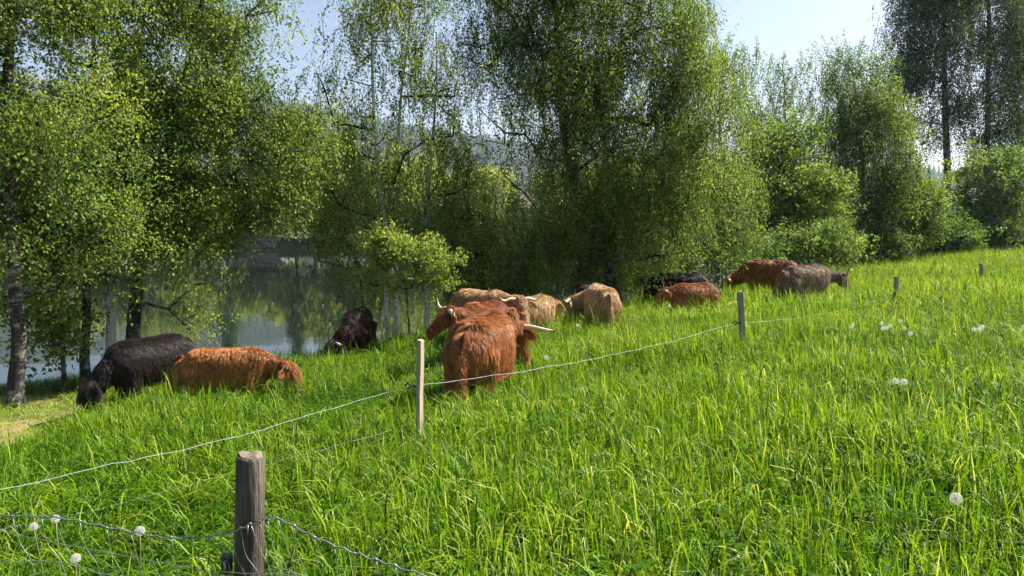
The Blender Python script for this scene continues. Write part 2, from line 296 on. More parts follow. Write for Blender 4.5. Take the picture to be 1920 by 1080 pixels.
{'name': 'willow_bush', 'label': 'dark low shrub by the water behind the tan and red cows', 'cat': 'bush', 'path': [(-1.052, 18.8, -0.748), (-0.983, 18.8, 0.018), (-0.916, 18.83, 0.672)], 'lobes': [(-0.719, 18.8, 0.674, 1.04, 0.94, 0.65, 1.0), (-0.131, 18.8, 0.15, 1.18, 1.06, 0.42, 1.0), (-1.507, 18.8, 0.018, 0.78, 0.71, 0.42, 0.8), (0.0, 19.2, 0.92, 0.93, 0.84, 0.6, 1.0)], 'r': 0.06, 'leaf': 'birch', 'cl': 1.0, 'dens': 1.2, 'bark': 'dark', 'tint': 0.0, 'group': None, 'size': 1.05, 'seed': 11},
{'name': 'weeping_birch', 'label': 'huge weeping birch with dark leaning trunk in mid picture', 'cat': 'tree', 'path': [(2.822, 20.0, -0.577), (2.502, 20.0, 0.611), (1.911, 20.03, 1.857), (1.545, 20.06, 3.093), (1.262, 20.09, 4.589), (1.174, 20.12, 6.204), (1.082, 20.15, 8.589), (1.065, 20.18, 12.459)], 'lobes': [(1.355, 20.0, 6.442, 2.08, 1.87, 1.53, 1.0), (3.261, 20.0, 5.779, 1.81, 1.62, 1.67, 1.0), (4.506, 20.0, 4.71, 1.25, 1.35, 1.53, 1.0), (2.609, 20.0, 3.36, 2.08, 1.87, 1.53, 1.0), (4.133, 20.0, 2.679, 1.67, 1.5, 1.39, 1.0), (1.937, 20.0, 1.719, 1.81, 1.62, 1.11, 1.0), (0.0, 20.0, 5.779, 1.18, 1.12, 1.25, 0.75), (-0.616, 20.0, 4.037, 0.62, 0.62, 0.69, 0.5), (-0.138, 20.0, 2.952, 0.62, 0.56, 0.56, 0.35), (0.536, 20.0, 8.796, 2.5, 2.25, 1.81, 1.0), (3.225, 20.0, 8.277, 1.94, 1.75, 1.81, 1.0), (1.858, 20.0, 11.102, 2.08, 1.87, 1.81, 1.0), (3.464, 20.0, 1.305, 1.67, 1.5, 0.76, 1.0), (0.694, 20.0, 0.889, 1.25, 1.12, 0.69, 0.8), (-1.219, 20.0, 6.442, 0.56, 0.6, 0.83, 0.5), (1.836, 20.3, 0.313, 1.27, 1.14, 0.42, 0.7), (1.109, 20.3, 4.62, 1.55, 1.4, 1.13, 0.8), (1.064, 18.4, 5.204, 1.09, 1.03, 1.15, 0.8), (1.457, 18.4, 2.723, 1.09, 0.98, 0.89, 0.8), (2.183, 18.8, 4.401, 0.91, 0.94, 1.04, 0.7)], 'r': 0.2, 'leaf': 'birch', 'cl': 1.0, 'dens': 1.0, 'bark': 'dark', 'tint': 0.12, 'group': None, 'size': 1.1, 'seed': 12},
{'name': 'weeping_birch', 'label': 'weeping birch with curtain of hanging twigs behind the black cow', 'cat': 'tree', 'path': [(6.437, 24.0, -0.266), (6.395, 24.0, 1.567), (6.432, 24.03, 3.868), (6.358, 24.06, 5.976)], 'lobes': [(6.38, 24.0, 5.725, 0.75, 0.81, 1.17, 1.0), (7.017, 24.0, 3.213, 0.7, 0.76, 1.83, 1.0), (6.138, 24.0, 1.898, 1.25, 1.12, 1.17, 1.0), (5.597, 24.0, 4.028, 1.0, 1.08, 1.33, 1.0), (6.652, 24.0, 1.236, 1.0, 0.9, 0.58, 1.0)], 'r': 0.12, 'leaf': 'birch', 'cl': 1.0, 'dens': 0.9, 'bark': 'birch', 'tint': -0.05, 'group': None, 'size': 1.25, 'seed': 13},
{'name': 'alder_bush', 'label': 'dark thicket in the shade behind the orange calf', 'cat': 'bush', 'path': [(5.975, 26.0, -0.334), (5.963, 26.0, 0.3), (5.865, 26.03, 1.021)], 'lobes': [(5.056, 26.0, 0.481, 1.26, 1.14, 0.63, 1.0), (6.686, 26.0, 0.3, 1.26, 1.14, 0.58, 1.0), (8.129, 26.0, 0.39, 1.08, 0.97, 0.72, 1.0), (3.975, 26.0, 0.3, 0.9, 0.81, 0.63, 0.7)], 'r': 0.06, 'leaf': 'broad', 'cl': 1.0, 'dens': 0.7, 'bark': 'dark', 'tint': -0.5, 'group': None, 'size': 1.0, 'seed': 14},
{'name': 'maple_tree', 'label': 'yellowish maple with orange new leaves behind the red-brown cow', 'cat': 'tree', 'path': [(10.917, 29.5, -0.19), (10.868, 29.5, 1.345), (10.773, 29.53, 3.371), (10.739, 29.56, 4.779)], 'lobes': [(10.737, 29.5, 4.173, 1.27, 1.2, 1.33, 1.0), (11.399, 29.5, 2.563, 1.13, 1.14, 1.27, 1.0), (10.189, 29.5, 2.158, 1.13, 1.14, 1.27, 1.0), (11.038, 29.5, 1.141, 1.33, 1.2, 0.78, 1.0), (10.065, 30.5, 3.844, 0.85, 0.92, 1.27, 0.8)], 'r': 0.13, 'leaf': 'broad', 'cl': 1.0, 'dens': 1.0, 'bark': 'birch', 'tint': 0.12, 'group': None, 'size': 1.3, 'seed': 15},
{'name': 'willow_tree', 'label': 'thin airy tree top rising behind the yellowish maple', 'cat': 'tree', 'path': [(13.312, 37.0, -0.014), (13.118, 37.0, 4.563), (12.935, 37.03, 7.565), (12.799, 37.06, 9.055)], 'lobes': [(12.851, 37.0, 8.303, 0.77, 0.83, 1.08, 0.6), (12.33, 37.0, 7.188, 0.9, 0.81, 0.9, 0.6), (13.437, 37.0, 7.312, 0.72, 0.78, 1.03, 0.6), (12.16, 37.0, 6.067, 1.28, 1.16, 1.28, 0.7)], 'r': 0.12, 'leaf': 'birch', 'cl': 1.0, 'dens': 1.0, 'bark': 'birch', 'tint': -0.2, 'group': None, 'size': 1.5, 'seed': 16},
{'name': 'birch_tree', 'label': 'broad light-green birch at the far meadow edge', 'cat': 'tree', 'path': [(15.184, 33.0, -0.109), (14.991, 33.0, 2.444), (14.754, 33.03, 5.37), (14.401, 33.06, 7.815)], 'lobes': [(14.401, 33.0, 7.142, 1.38, 1.44, 1.6, 1.0), (13.485, 33.0, 7.583, 0.55, 0.59, 1.15, 0.7), (15.278, 33.0, 4.92, 1.72, 1.65, 1.83, 1.0), (14.686, 33.0, 2.671, 1.95, 1.75, 1.72, 1.0), (16.355, 33.0, 3.574, 0.96, 1.04, 1.6, 1.0), (14.121, 33.0, 8.573, 0.5, 0.54, 0.64, 0.7), (15.666, 33.0, 6.478, 0.73, 0.79, 1.15, 1.0), (13.759, 34.0, 5.019, 0.94, 1.02, 1.65, 0.8)], 'r': 0.17, 'leaf': 'birch', 'cl': 1.0, 'dens': 1.05, 'bark': 'birch', 'tint': -0.1, 'group': None, 'size': 1.5, 'seed': 17},
{'name': 'hazel_bush', 'label': 'round hazel bush between the broad birch and tall dark trees', 'cat': 'bush', 'path': [(17.495, 33.5, 0.19), (17.455, 33.5, 1.072), (17.383, 33.53, 1.996)], 'lobes': [(17.403, 33.5, 2.226, 1.16, 1.05, 1.16, 1.0), (16.702, 33.5, 1.303, 1.12, 1.01, 0.74, 1.0), (18.135, 33.5, 1.419, 0.6, 0.65, 0.84, 1.0), (17.777, 33.5, 3.145, 0.7, 0.63, 0.6, 1.0)], 'r': 0.07, 'leaf': 'broad', 'cl': 1.0, 'dens': 1.0, 'bark': 'birch', 'tint': -0.25, 'group': None, 'size': 1.2, 'seed': 18},
{'name': 'hazel_bush', 'label': 'grey-green flowering bush at the right edge under dark trees', 'cat': 'bush', 'path': [(23.915, 38.5, 0.239), (23.861, 38.5, 1.252), (23.689, 38.53, 2.313)], 'lobes': [(23.642, 38.5, 2.841, 1.87, 1.68, 1.6, 1.0), (25.073, 38.5, 3.368, 1.34, 1.44, 1.6, 1.0), (22.501, 38.5, 1.783, 1.02, 1.08, 1.2, 1.0), (24.66, 38.5, 1.252, 2.01, 1.8, 0.96, 1.0), (23.029, 38.5, 4.419, 1.07, 0.96, 0.7, 1.0)], 'r': 0.08, 'leaf': 'broad', 'cl': 1.0, 'dens': 0.6, 'bark': 'birch', 'tint': -0.2, 'group': None, 'size': 1.5, 'seed': 19},
{'name': 'tall_birch', 'label': 'tall dark birch with drooping twigs, left one of the dark trees', 'cat': 'tree', 'path': [(26.042, 46.0, 0.156), (25.792, 46.0, 5.271), (25.41, 46.03, 10.847), (25.317, 46.06, 16.913), (24.922, 46.09, 23.432)], 'lobes': [(24.449, 46.0, 12.975, 2.08, 2.24, 2.88, 1.0), (23.625, 46.0, 10.535, 1.6, 1.72, 1.92, 0.8), (24.993, 46.0, 17.788, 2.56, 2.76, 4.15, 1.0), (24.409, 46.0, 7.141, 1.6, 1.44, 1.6, 0.6), (26.048, 46.0, 8.997, 1.34, 1.45, 2.24, 0.7), (23.573, 46.0, 15.092, 1.28, 1.38, 1.92, 1.0), (23.21, 46.0, 9.306, 1.12, 1.15, 1.28, 0.6)], 'r': 0.25, 'leaf': 'birch', 'cl': 1.0, 'dens': 0.78, 'bark': 'dark', 'tint': -0.9, 'group': 'tall dark trees at the right edge', 'size': 2.2, 'seed': 20},
{'name': 'tall_birch', 'label': 'tall dark birch over the grey-green bush', 'cat': 'tree', 'path': [(29.639, 48.0, 0.091), (29.354, 48.0, 5.429), (29.126, 48.03, 11.247), (28.741, 48.06, 17.575), (28.396, 48.09, 24.377)], 'lobes': [(29.086, 48.0, 13.468, 2.17, 2.34, 3.33, 1.0), (30.765, 48.0, 9.638, 1.67, 1.8, 2.67, 1.0), (28.639, 48.0, 18.801, 2.67, 2.88, 4.33, 1.0), (28.739, 48.0, 7.704, 1.33, 1.44, 2.0, 0.6), (29.995, 48.0, 5.755, 1.67, 1.5, 1.67, 0.6)], 'r': 0.22, 'leaf': 'birch', 'cl': 1.0, 'dens': 0.78, 'bark': 'dark', 'tint': -0.9, 'group': 'tall dark trees at the right edge', 'size': 2.2, 'seed': 21},
{'name': 'tall_birch', 'label': 'tall dark birch cut by the right picture edge', 'cat': 'tree', 'path': [(34.853, 51.0, -0.007), (34.517, 51.0, 5.665), (34.028, 51.03, 12.524), (33.584, 51.06, 19.233), (33.256, 51.09, 25.147)], 'lobes': [(33.899, 51.0, 13.194, 1.95, 2.1, 4.25, 1.0), (33.911, 51.0, 7.048, 1.59, 1.72, 2.48, 1.0), (33.506, 51.0, 19.873, 2.48, 2.68, 4.25, 1.0)], 'r': 0.22, 'leaf': 'birch', 'cl': 1.0, 'dens': 0.6, 'bark': 'dark', 'tint': -0.9, 'group': 'tall dark trees at the right edge', 'size': 2.2, 'seed': 22},
{'name': 'hawthorn_bush', 'label': 'pale leafy bush right behind the red-brown cow', 'cat': 'bush', 'path': [(10.8, 27.0, -0.053), (10.783, 27.0, 0.436), (10.688, 27.03, 0.809)], 'lobes': [(10.584, 27.0, 0.773, 1.31, 1.18, 0.6, 1.0), (11.708, 27.0, 0.773, 0.67, 0.61, 0.53, 1.0), (9.281, 27.0, 0.473, 0.84, 0.76, 0.49, 0.8)], 'r': 0.05, 'leaf': 'broad', 'cl': 1.0, 'dens': 1.0, 'bark': 'birch', 'tint': -0.25, 'group': None, 'size': 1.1, 'seed': 23},
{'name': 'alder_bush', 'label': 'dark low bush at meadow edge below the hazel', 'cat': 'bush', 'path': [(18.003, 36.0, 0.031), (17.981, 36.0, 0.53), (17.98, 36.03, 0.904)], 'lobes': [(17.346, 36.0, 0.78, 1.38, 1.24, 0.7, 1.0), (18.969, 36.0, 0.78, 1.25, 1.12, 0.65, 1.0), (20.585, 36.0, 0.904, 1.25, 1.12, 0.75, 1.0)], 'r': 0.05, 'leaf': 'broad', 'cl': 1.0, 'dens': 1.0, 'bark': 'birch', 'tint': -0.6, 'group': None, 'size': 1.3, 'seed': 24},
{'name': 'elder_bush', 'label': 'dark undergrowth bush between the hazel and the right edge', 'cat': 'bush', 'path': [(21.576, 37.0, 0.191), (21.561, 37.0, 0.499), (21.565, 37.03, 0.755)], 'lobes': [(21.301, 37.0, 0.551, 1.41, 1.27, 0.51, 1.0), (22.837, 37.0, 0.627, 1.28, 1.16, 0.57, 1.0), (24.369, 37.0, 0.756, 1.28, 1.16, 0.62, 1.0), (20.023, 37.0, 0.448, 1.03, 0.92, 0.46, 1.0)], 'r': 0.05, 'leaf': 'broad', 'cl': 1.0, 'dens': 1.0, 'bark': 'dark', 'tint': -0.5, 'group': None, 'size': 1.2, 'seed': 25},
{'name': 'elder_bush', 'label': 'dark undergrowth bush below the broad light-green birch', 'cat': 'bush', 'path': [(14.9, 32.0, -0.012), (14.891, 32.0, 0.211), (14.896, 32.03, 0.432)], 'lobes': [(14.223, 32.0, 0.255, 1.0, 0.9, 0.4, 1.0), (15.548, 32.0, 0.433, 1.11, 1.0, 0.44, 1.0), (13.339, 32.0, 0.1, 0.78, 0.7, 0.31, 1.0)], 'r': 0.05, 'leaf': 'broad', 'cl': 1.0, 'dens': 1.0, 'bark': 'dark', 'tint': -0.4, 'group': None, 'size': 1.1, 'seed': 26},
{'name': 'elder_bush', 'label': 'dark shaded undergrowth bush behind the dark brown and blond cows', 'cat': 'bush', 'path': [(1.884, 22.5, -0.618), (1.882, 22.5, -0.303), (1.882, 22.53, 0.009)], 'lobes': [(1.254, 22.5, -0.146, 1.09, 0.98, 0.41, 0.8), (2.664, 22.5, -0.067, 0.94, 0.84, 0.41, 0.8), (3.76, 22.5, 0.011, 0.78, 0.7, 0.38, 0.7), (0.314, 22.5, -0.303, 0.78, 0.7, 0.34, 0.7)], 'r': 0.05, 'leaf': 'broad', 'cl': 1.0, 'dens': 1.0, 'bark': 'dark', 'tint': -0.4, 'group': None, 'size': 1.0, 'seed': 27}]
FAR_TREES = [(-82.782, 110.44, 8.09, 4.37, 'leafy', 0.22), (-73.767, 106.286, 10.02, 3.94, 'leafy', 0.08), (-69.237, 107.268, 6.8, 2.87, 'leafy', -0.25), (-67.624, 111.993, 11.23, 5.44, 'leafy', -0.07), (-60.422, 107.48, 9.38, 5.19, 'leafy', 0.6), (-57.651, 110.754, 7.73, 3.65, 'leafy', 0.19), (-52.777, 109.414, 11.38, 4.39, 'leafy', 0.26), (-47.16, 106.172, 10.01, 5.32, 'leafy', -0.24), (-44.811, 109.433, 8.78, 4.76, 'leafy', -0.07), (-41.277, 111.164, 14.17, 3.23, 'spruce', 0.57), (-36.779, 108.148, 6.85, 3.71, 'leafy', -0.3), (-34.599, 112.027, 8.18, 3.88, 'leafy', -0.1), (-29.964, 106.6, 13.29, 3.06, 'spruce', 0.51), (-27.357, 106.532, 10.04, 4.1, 'leafy', 0.4), (-25.015, 107.588, 12.31, 6.18, 'leafy', -0.06), (-21.817, 106.558, 14.73, 3.35, 'spruce', 0.5), (-19.124, 108.057, 9.42, 4.46, 'leafy', -0.06), (-15.175, 104.116, 10.91, 5.82, 'leafy', -0.21), (-12.299, 110.759, 10.37, 4.6, 'leafy', 0.65), (-8.184, 107.195, 7.9, 4.47, 'leafy', 0.26), (-4.043, 105.921, 8.55, 4.47, 'leafy', 0.37), (0.0, 109.474, 6.91, 1.78, 'spruce', 0.16), (4.405, 105.775, 7.82, 4.02, 'leafy', -0.19), (9.123, 109.538, 9.53, 4.71, 'leafy', 0.08), (14.557, 110.388, 8.84, 3.76, 'leafy', 0.09), (19.919, 110.383, 10.34, 4.61, 'leafy', 0.41), (24.942, 108.9, 8.0, 4.52, 'leafy', 0.69), (30.479, 109.789, 9.55, 5.0, 'leafy', -0.15)]
HAZE = 0.00019

# ------------------------------------------------------------------ ground, water, hill
def axis(lo, hi, step, outlo, outhi, grow=1.25):
    a = list(np.arange(lo, hi+1e-6, step)); s = step
    while a[-1] < outhi: s *= grow; a.append(a[-1]+s)
    s = step
    while a[0] > outlo: s *= grow; a.insert(0, a[0]-s)
    return np.array(a)
gx = axis(-18, 46, .5, -2600, 2600, 1.18); gy = axis(-4, 56, .5, -400, 3200, 1.1)
GX, GY = np.meshgrid(gx, gy); GZ = ground_z(GX, GY)
nx, ny = len(gx), len(gy)
idx = np.arange(nx*ny).reshape(ny, nx)
q = np.stack([idx[:-1, :-1], idx[:-1, 1:], idx[1:, 1:], idx[1:, :-1]], -1).reshape(-1, 4)
def worn(x, y):
    return np.exp(-(((x+8.8+.25*(y-10.7))/3.0)**4+((y-10.5)/2.75)**4))
def dry_mask(x, y):
    return np.clip(worn(x, y)*1.6*(.25+1.0*vnoise(x, y, .8, 11)), 0, 1)
gm, nt, out = new_mat('meadow_soil')
b = N(nt, 'ShaderNodeBsdfPrincipled'); b.inputs['Roughness'].default_value = .95; b.inputs['Specular IOR Level'].default_value = .1
n1 = noise(nt, 3.0, 6, .65); r1 = ramp(nt, [(.3, (.018, .03, .008)), (.55, (.035, .06, .012)), (.75, (.06, .07, .025))])
nt.links.new(n1.outputs['Fac'], r1.inputs[0])
n2 = noise(nt, 5.0, 6, .7); r2 = ramp(nt, [(.3, (.1, .12, .025)), (.44, (.2, .165, .06)), (.56, (.33, .235, .12)), (.8, (.44, .34, .21))])
nt.links.new(n2.outputs['Fac'], r2.inputs[0])
da = N(nt, 'ShaderNodeAttribute', attribute_name='dry')
mx = N(nt, 'ShaderNodeMix', data_type='RGBA'); nt.links.new(da.outputs['Fac'], mx.inputs[0]); nt.links.new(r1.outputs[0], mx.inputs[6]); nt.links.new(r2.outputs[0], mx.inputs[7])
nt.links.new(mx.outputs[2], b.inputs['Base Color'])
bp = N(nt, 'ShaderNodeBump'); bp.inputs['Strength'].default_value = .6; bp.inputs['Distance'].default_value = .05
n3 = noise(nt, 14, 6, .7); nt.links.new(n3.outputs['Fac'], bp.inputs['Height']); nt.links.new(bp.outputs[0], b.inputs['Normal'])
nt.links.new(b.outputs[0], out.inputs[0])
gmesh = fast_mesh('ground', np.c_[GX.ravel(), GY.ravel(), GZ.ravel()], quads=q, mat=gm, smooth=True)
a = gmesh.attributes.new('dry', 'FLOAT', 'POINT'); a.data.foreach_set('value', dry_mask(GX, GY).ravel().astype(np.float32))
ground = link(bpy.data.objects.new('ground', gmesh)); tag(ground, 'sloping meadow ground and river banks', None, None, 'structure')

wm, nt, out = new_mat('river_water')
b = N(nt, 'ShaderNodeBsdfPrincipled'); b.inputs['Base Color'].default_value = (.006, .01, .009, 1); b.inputs['Roughness'].default_value = .015
b.inputs['IOR'].default_value = 1.33; b.inputs['Specular IOR Level'].default_value = .9
n1 = noise(nt, 1.1, 3, .5, 'Object', (.25, 1.0, 1)); n2 = noise(nt, .16, 3, .6, 'Object', (.3, 1.0, 1)); n3 = noise(nt, 7, 2, .5, 'Object', (.35, 1, 1))
mu = N(nt, 'ShaderNodeMath', operation='MULTIPLY'); rr = ramp(nt, [(.48, (.02,)*3), (.66, (1,)*3)])
nt.links.new(n2.outputs['Fac'], rr.inputs[0]); nt.links.new(rr.outputs[0], mu.inputs[0]); nt.links.new(n3.outputs['Fac'], mu.inputs[1])
m2 = N(nt, 'ShaderNodeMath', operation='MULTIPLY'); m2.inputs[1].default_value = .5; nt.links.new(mu.outputs[0], m2.inputs[0])
ad = N(nt, 'ShaderNodeMath', operation='ADD'); nt.links.new(n1.outputs['Fac'], ad.inputs[0]); nt.links.new(m2.outputs[0], ad.inputs[1])
bp = N(nt, 'ShaderNodeBump'); bp.inputs['Strength'].default_value = .07; bp.inputs['Distance'].default_value = .045
nt.links.new(ad.outputs[0], bp.inputs['Height']); nt.links.new(bp.outputs[0], b.inputs['Normal']); nt.links.new(b.outputs[0], out.inputs[0])
mb = MB(); mb.add([(-700, 3, WATER_Z), (700, 3, WATER_Z), (700, 160, WATER_Z), (-700, 160, WATER_Z)], [(0, 1, 2, 3)])
water = mb.build('water', wm); tag(water, 'calm river reflecting trees hill and sky', None, None, 'structure')

# wooded ridge across the valley
def ridge_top(x):
    return np.interp(x, [-2200, -1300, -900, -725, -520, -345, -200, -58, 60, 200, 420, 700, 1000, 1500, 2200], [190, 215, 240, 232, 226, 200, 172, 146, 128, 112, 95, 85, 75, 90, 110])
hx = np.linspace(-2200, 2200, 150); hy = np.linspace(560, 2100, 60)
HX, HY = np.meshgrid(hx, hy)
def hill_z(x, y):
    t = np.clip((y-620)/(1400-620), 0, 1); t = t*t*(3-2*t)
    back = 1-.55*smoothstep(1400, 2100, y)
    return 2+(ridge_top(x)-14)*t*back+22*(vnoise(x, y, 170, 5)-.5)*t+8*(vnoise(x, y, 60, 6)-.5)*t
HZ = hill_z(HX, HY); HZ[0] = -3
ii = np.arange(HX.size).reshape(HX.shape)
q = np.stack([ii[:-1, :-1], ii[:-1, 1:], ii[1:, 1:], ii[1:, :-1]], -1).reshape(-1, 4)
hmat = simple_mat('hill_floor', [(.3, (.02, .035, .015)), (.7, (.05, .075, .025))], .01, .95, .05)
hill = link(bpy.data.objects.new('hill', fast_mesh('hill', np.c_[HX.ravel(), HY.ravel(), HZ.ravel()], quads=q, mat=hmat, smooth=True)))
tag(hill, 'long wooded ridge beyond the river', None, None, 'structure')
rng = np.random.default_rng(21)
nf = 12500
fx = rng.uniform(-1300, 700, nf); fy = 640+(1-rng.random(nf)**1.4)*820
# keep the ridge line well covered
fy[:2500] = rng.uniform(1330, 1430, 2500)
fz = hill_z(fx, fy); fh = rng.uniform(11, 21, nf); fr = fh*rng.uniform(.17, .3, nf)
ang = np.arange(6)/6*2*math.pi
ring = np.stack([np.cos(ang), np.sin(ang), np.zeros(6)], -1)
base = np.stack([fx, fy, fz], -1)
V = np.concatenate([base[:, None]+ring[None]*fr[:, None, None]+np.array([0, 0, 1])*(fh*.08)[:, None, None], (base+np.stack([0*fh, 0*fh, fh], -1))[:, None]], 1)
tri = np.array([(j, (j+1) % 6, 6) for j in range(6)])
TR = (tri[None]+np.arange(nf)[:, None, None]*7).reshape(-1, 3)
fmat = simple_mat('distant_conifers', [(.3, (.012, .03, .014)), (.55, (.025, .05, .018)), (.75, (.05, .08, .022))], .03, .9, .1)
forest = link(bpy.data.objects.new('hillside_forest', fast_mesh('hillside_forest', V.reshape(-1, 3), tris=TR, mat=fmat)))
tag(forest, 'dark conifer forest covering the distant blue ridge', 'forest', None, 'stuff')

# ------------------------------------------------------------------ tall meadow grass
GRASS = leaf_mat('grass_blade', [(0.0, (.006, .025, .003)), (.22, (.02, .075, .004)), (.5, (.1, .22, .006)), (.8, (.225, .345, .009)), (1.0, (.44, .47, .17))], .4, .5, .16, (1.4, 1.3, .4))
def sod(name, seed, n, R, h0, h1, width, lean, droop, tone0=.45, spread=.24, clover=0, pale=.009, wind=.25):
    """a piece of sward: n bent blades over a disc"""
    r = np.random.default_rng(seed); K = 5
    a = r.uniform(0, 2*math.pi, n); rr = R*np.sqrt(r.random(n))*(.75+.5*r.random(n)); x, y = rr*np.cos(a), rr*np.sin(a)
    hn = vnoise(x+9*seed, y, .22, seed)
    ph = r.uniform(0, 2*math.pi, n); ph = np.where(r.random(n) < wind, r.normal(2.4, .5, n), ph)
    d = np.c_[np.cos(ph), np.sin(ph), 0*ph]; side = np.c_[-d[:, 1], d[:, 0], 0*ph]
    tw = r.uniform(-1.0, 1.0, n)[:, None]; side = side*np.cos(tw)+d*np.sin(tw)
    h = (h0+(h1-h0)*(.65*hn+.35*r.random(n)))*r.uniform(.8, 1.15, n); L = np.abs(r.normal(lean, lean*.6, n))*h
    dr = np.clip(r.normal(droop+.1, .36, n), 0, 1.25); w = width*r.uniform(.6, 1.3, n)
    t = np.array([0, .4, .68, .86, 1.0]); wf = np.array([.6, 1.0, .95, .7, .06])
    kink = np.clip((t-.55)/.45, 0, 1)[None]**1.4*dr[:, None]
    P = np.zeros((n, K, 3)); P[..., 0] = x[:, None]; P[..., 1] = y[:, None]; P[..., 2] = -.04
    P += d[:, None]*(L[:, None]*t**2+h[:, None]*.45*kink)[..., None]; P[..., 2] += h[:, None]*(t-.75*kink*t)
    off = side[:, None]*(w[:, None]*wf/2)[..., None]
    V = np.stack([P-off, P+off], 2).reshape(-1, 3)
    b0 = (np.arange(n)*K*2)[:, None]; k = np.arange(K-1)*2
    Q = np.stack([b0+k, b0+k+1, b0+k+3, b0+k+2], -1).reshape(-1, 4)
    tb = np.clip(r.normal(tone0, spread, n)+.1*(hn-.5), 0.02, .85); tb = np.where(r.random(n) < pale, .98, tb)
    tp = (r.random(n) < .11)*.4  # specular highlight painted into the tip tone of some blades
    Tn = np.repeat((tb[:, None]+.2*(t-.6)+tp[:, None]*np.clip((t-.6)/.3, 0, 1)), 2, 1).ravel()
    if clover:
        m = clover*3; ca_ = np.repeat(r.uniform(0, 6.28, clover), 3); cr_ = np.repeat(R*np.sqrt(r.random(clover)), 3); cz = np.repeat(r.uniform(.08, .3, clover), 3)
        o = np.c_[cr_*np.cos(ca_), cr_*np.sin(ca_), cz]; p2 = np.repeat(r.uniform(0, 2, clover), 3)+np.tile([0, 2.09, 4.19], clover)
        dd = np.c_[np.cos(p2), np.sin(p2), r.uniform(-.1, .4, m)]; sd = np.c_[-dd[:, 1], dd[:, 0], 0*p2]; s = r.uniform(.022, .045, m)[:, None]
        V2 = np.stack([o, o+dd*s*.6-sd*s*.45, o+dd*s*1.2, o+dd*s*.6+sd*s*.45], 1).reshape(-1, 3)
        Q = np.concatenate([Q, len(V)+np.arange(m*4).reshape(-1, 4)]); V = np.concatenate([V, V2]); Tn = np.concatenate([Tn, np.full(m*4, .3)])
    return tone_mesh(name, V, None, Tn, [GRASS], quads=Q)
SODS = [sod('sod', 1, 390, .5, .24, .56, .007, .16, .3, .5), sod('sod', 2, 390, .5, .22, .6, .008, .2, .4, .52), sod('sod', 3, 376, .5, .28, .6, .008, .13, .35, .48), sod('sod', 4, 390, .5, .2, .52, .007, .24, .5, .46, clover=40),
        sod('sod', 5, 402, .5, .22, .58, .0075, .45, .7, .4, wind=.45), sod('sod', 6, 402, .5, .2, .55, .0078, .52, .65, .42, clover=60, wind=.45), sod('sod', 7, 376, .5, .24, .6, .007, .4, .6, .44, wind=.5),
        sod('sod', 8, 300, .7, .34, .74, .012, .16, .35, .55), sod('sod', 9, 300, .7, .32, .78, .013, .2, .4, .57), sod('sod', 10, 300, .7, .3, .72, .012, .25, .45, .53),
        sod('sod', 11, 60, .25, .04, .15, .007, .7, .4, .66), sod('sod', 12, 34, .22, .1, .34, .008, .45, .5, .5), sod('sod', 13, 5, .3, .5, .75, .006, .2, .3, .6)]
rng = np.random.default_rng(8)
def spots(lo, hi, step):
    yy = np.arange(lo, hi, step*.866); o = []
    for i, y in enumerate(yy):
        xs = np.arange(-.82*y-2.6, .82*y+2.6, step)+(step/2)*(i % 2); o.append(np.c_[xs, np.full(len(xs), y)])
    o = np.concatenate(o); return o+rng.normal(0, step*.22, o.shape)
G1 = spots(.5, 15.5, .56); G2 = spots(15.5, 54, .72)
G = np.concatenate([G1, G2]); far_ = np.r_[np.zeros(len(G1), bool), np.ones(len(G2), bool)]
bd = bank_dist(G[:, 0], G[:, 1]); dm = worn(G[:, 0], G[:, 1])
k = (bd < -.35) & (G[:, 0] > -26) & (dm < .4); G = G[k]; far_ = far_[k]; bd = bd[k]
gxx, gyy = G[:, 0], G[:, 1]; n = len(G)
left = smoothstep(1.0, -3.0, gxx-.25*(gyy-6))                 # tangled, greener grass on the lower side
gi = np.where(rng.random(n) < .1+.75*left, rng.integers(4, 7, n), rng.integers(0, 4, n)); gi = np.where(far_, rng.integers(7, 10, n), gi)
pat = vnoise(gxx, gyy, 1.9, 31)*.6+vnoise(gxx, gyy, .8, 32)*.4
sc = (.86+.5*pat)*rng.uniform(.88, 1.12, n)*np.where(pat < .3, .8, 1)*(1-.25*smoothstep(-1.5, -.3, bd))
sc = sc*(1-.45*np.clip(worn(gxx, gyy)*2.5, 0, 1))
hsc = rng.uniform(.95, 1.1, n)
tint = (pat-.5)*.2+rng.normal(0, .035, n)-.04*left
# loose tufts: on the dry bank, along the water and tall stems everywhere
E_ = np.c_[rng.uniform(-14, -4, 1500), rng.uniform(8.5, 15, 1500)]; de = worn(E_[:, 0], E_[:, 1]); be = bank_dist(E_[:, 0], E_[:, 1]); ke = (de > .1) & (be < .3); E_ = E_[ke]; de = de[ke]
B_ = np.c_[rng.uniform(-12, 26, 9000), rng.uniform(12, 46, 9000)]; bb = bank_dist(B_[:, 0], B_[:, 1]); B_ = B_[(bb > -.7) & (bb < .75)]
S_ = spots(1.5, 26, 1.5); bs = bank_dist(S_[:, 0], S_[:, 1]); S_ = S_[(bs < -.3) & (dry_mask(S_[:, 0], S_[:, 1]) < .1)]
G = np.concatenate([G, E_, B_, S_]); ne_, nb_, ns_ = len(E_), len(B_), len(S_)
gi = np.r_[gi, np.where(rng.random(ne_) < .93, 10, 11), np.full(nb_, 11), np.full(ns_, 12)]
sc = np.r_[sc, rng.uniform(.6, 1.1, ne_), rng.uniform(.7, 1.5, nb_), rng.uniform(.7, 1.05, ns_)]; hsc = np.r_[hsc, np.ones(ne_+nb_+ns_)]
tint = np.r_[tint, rng.normal(.12, .1, ne_), rng.normal(-.05, .1, nb_), rng.normal(0, .1, ns_)]
gz = ground_z(G[:, 0], G[:, 1]); e_ = .25
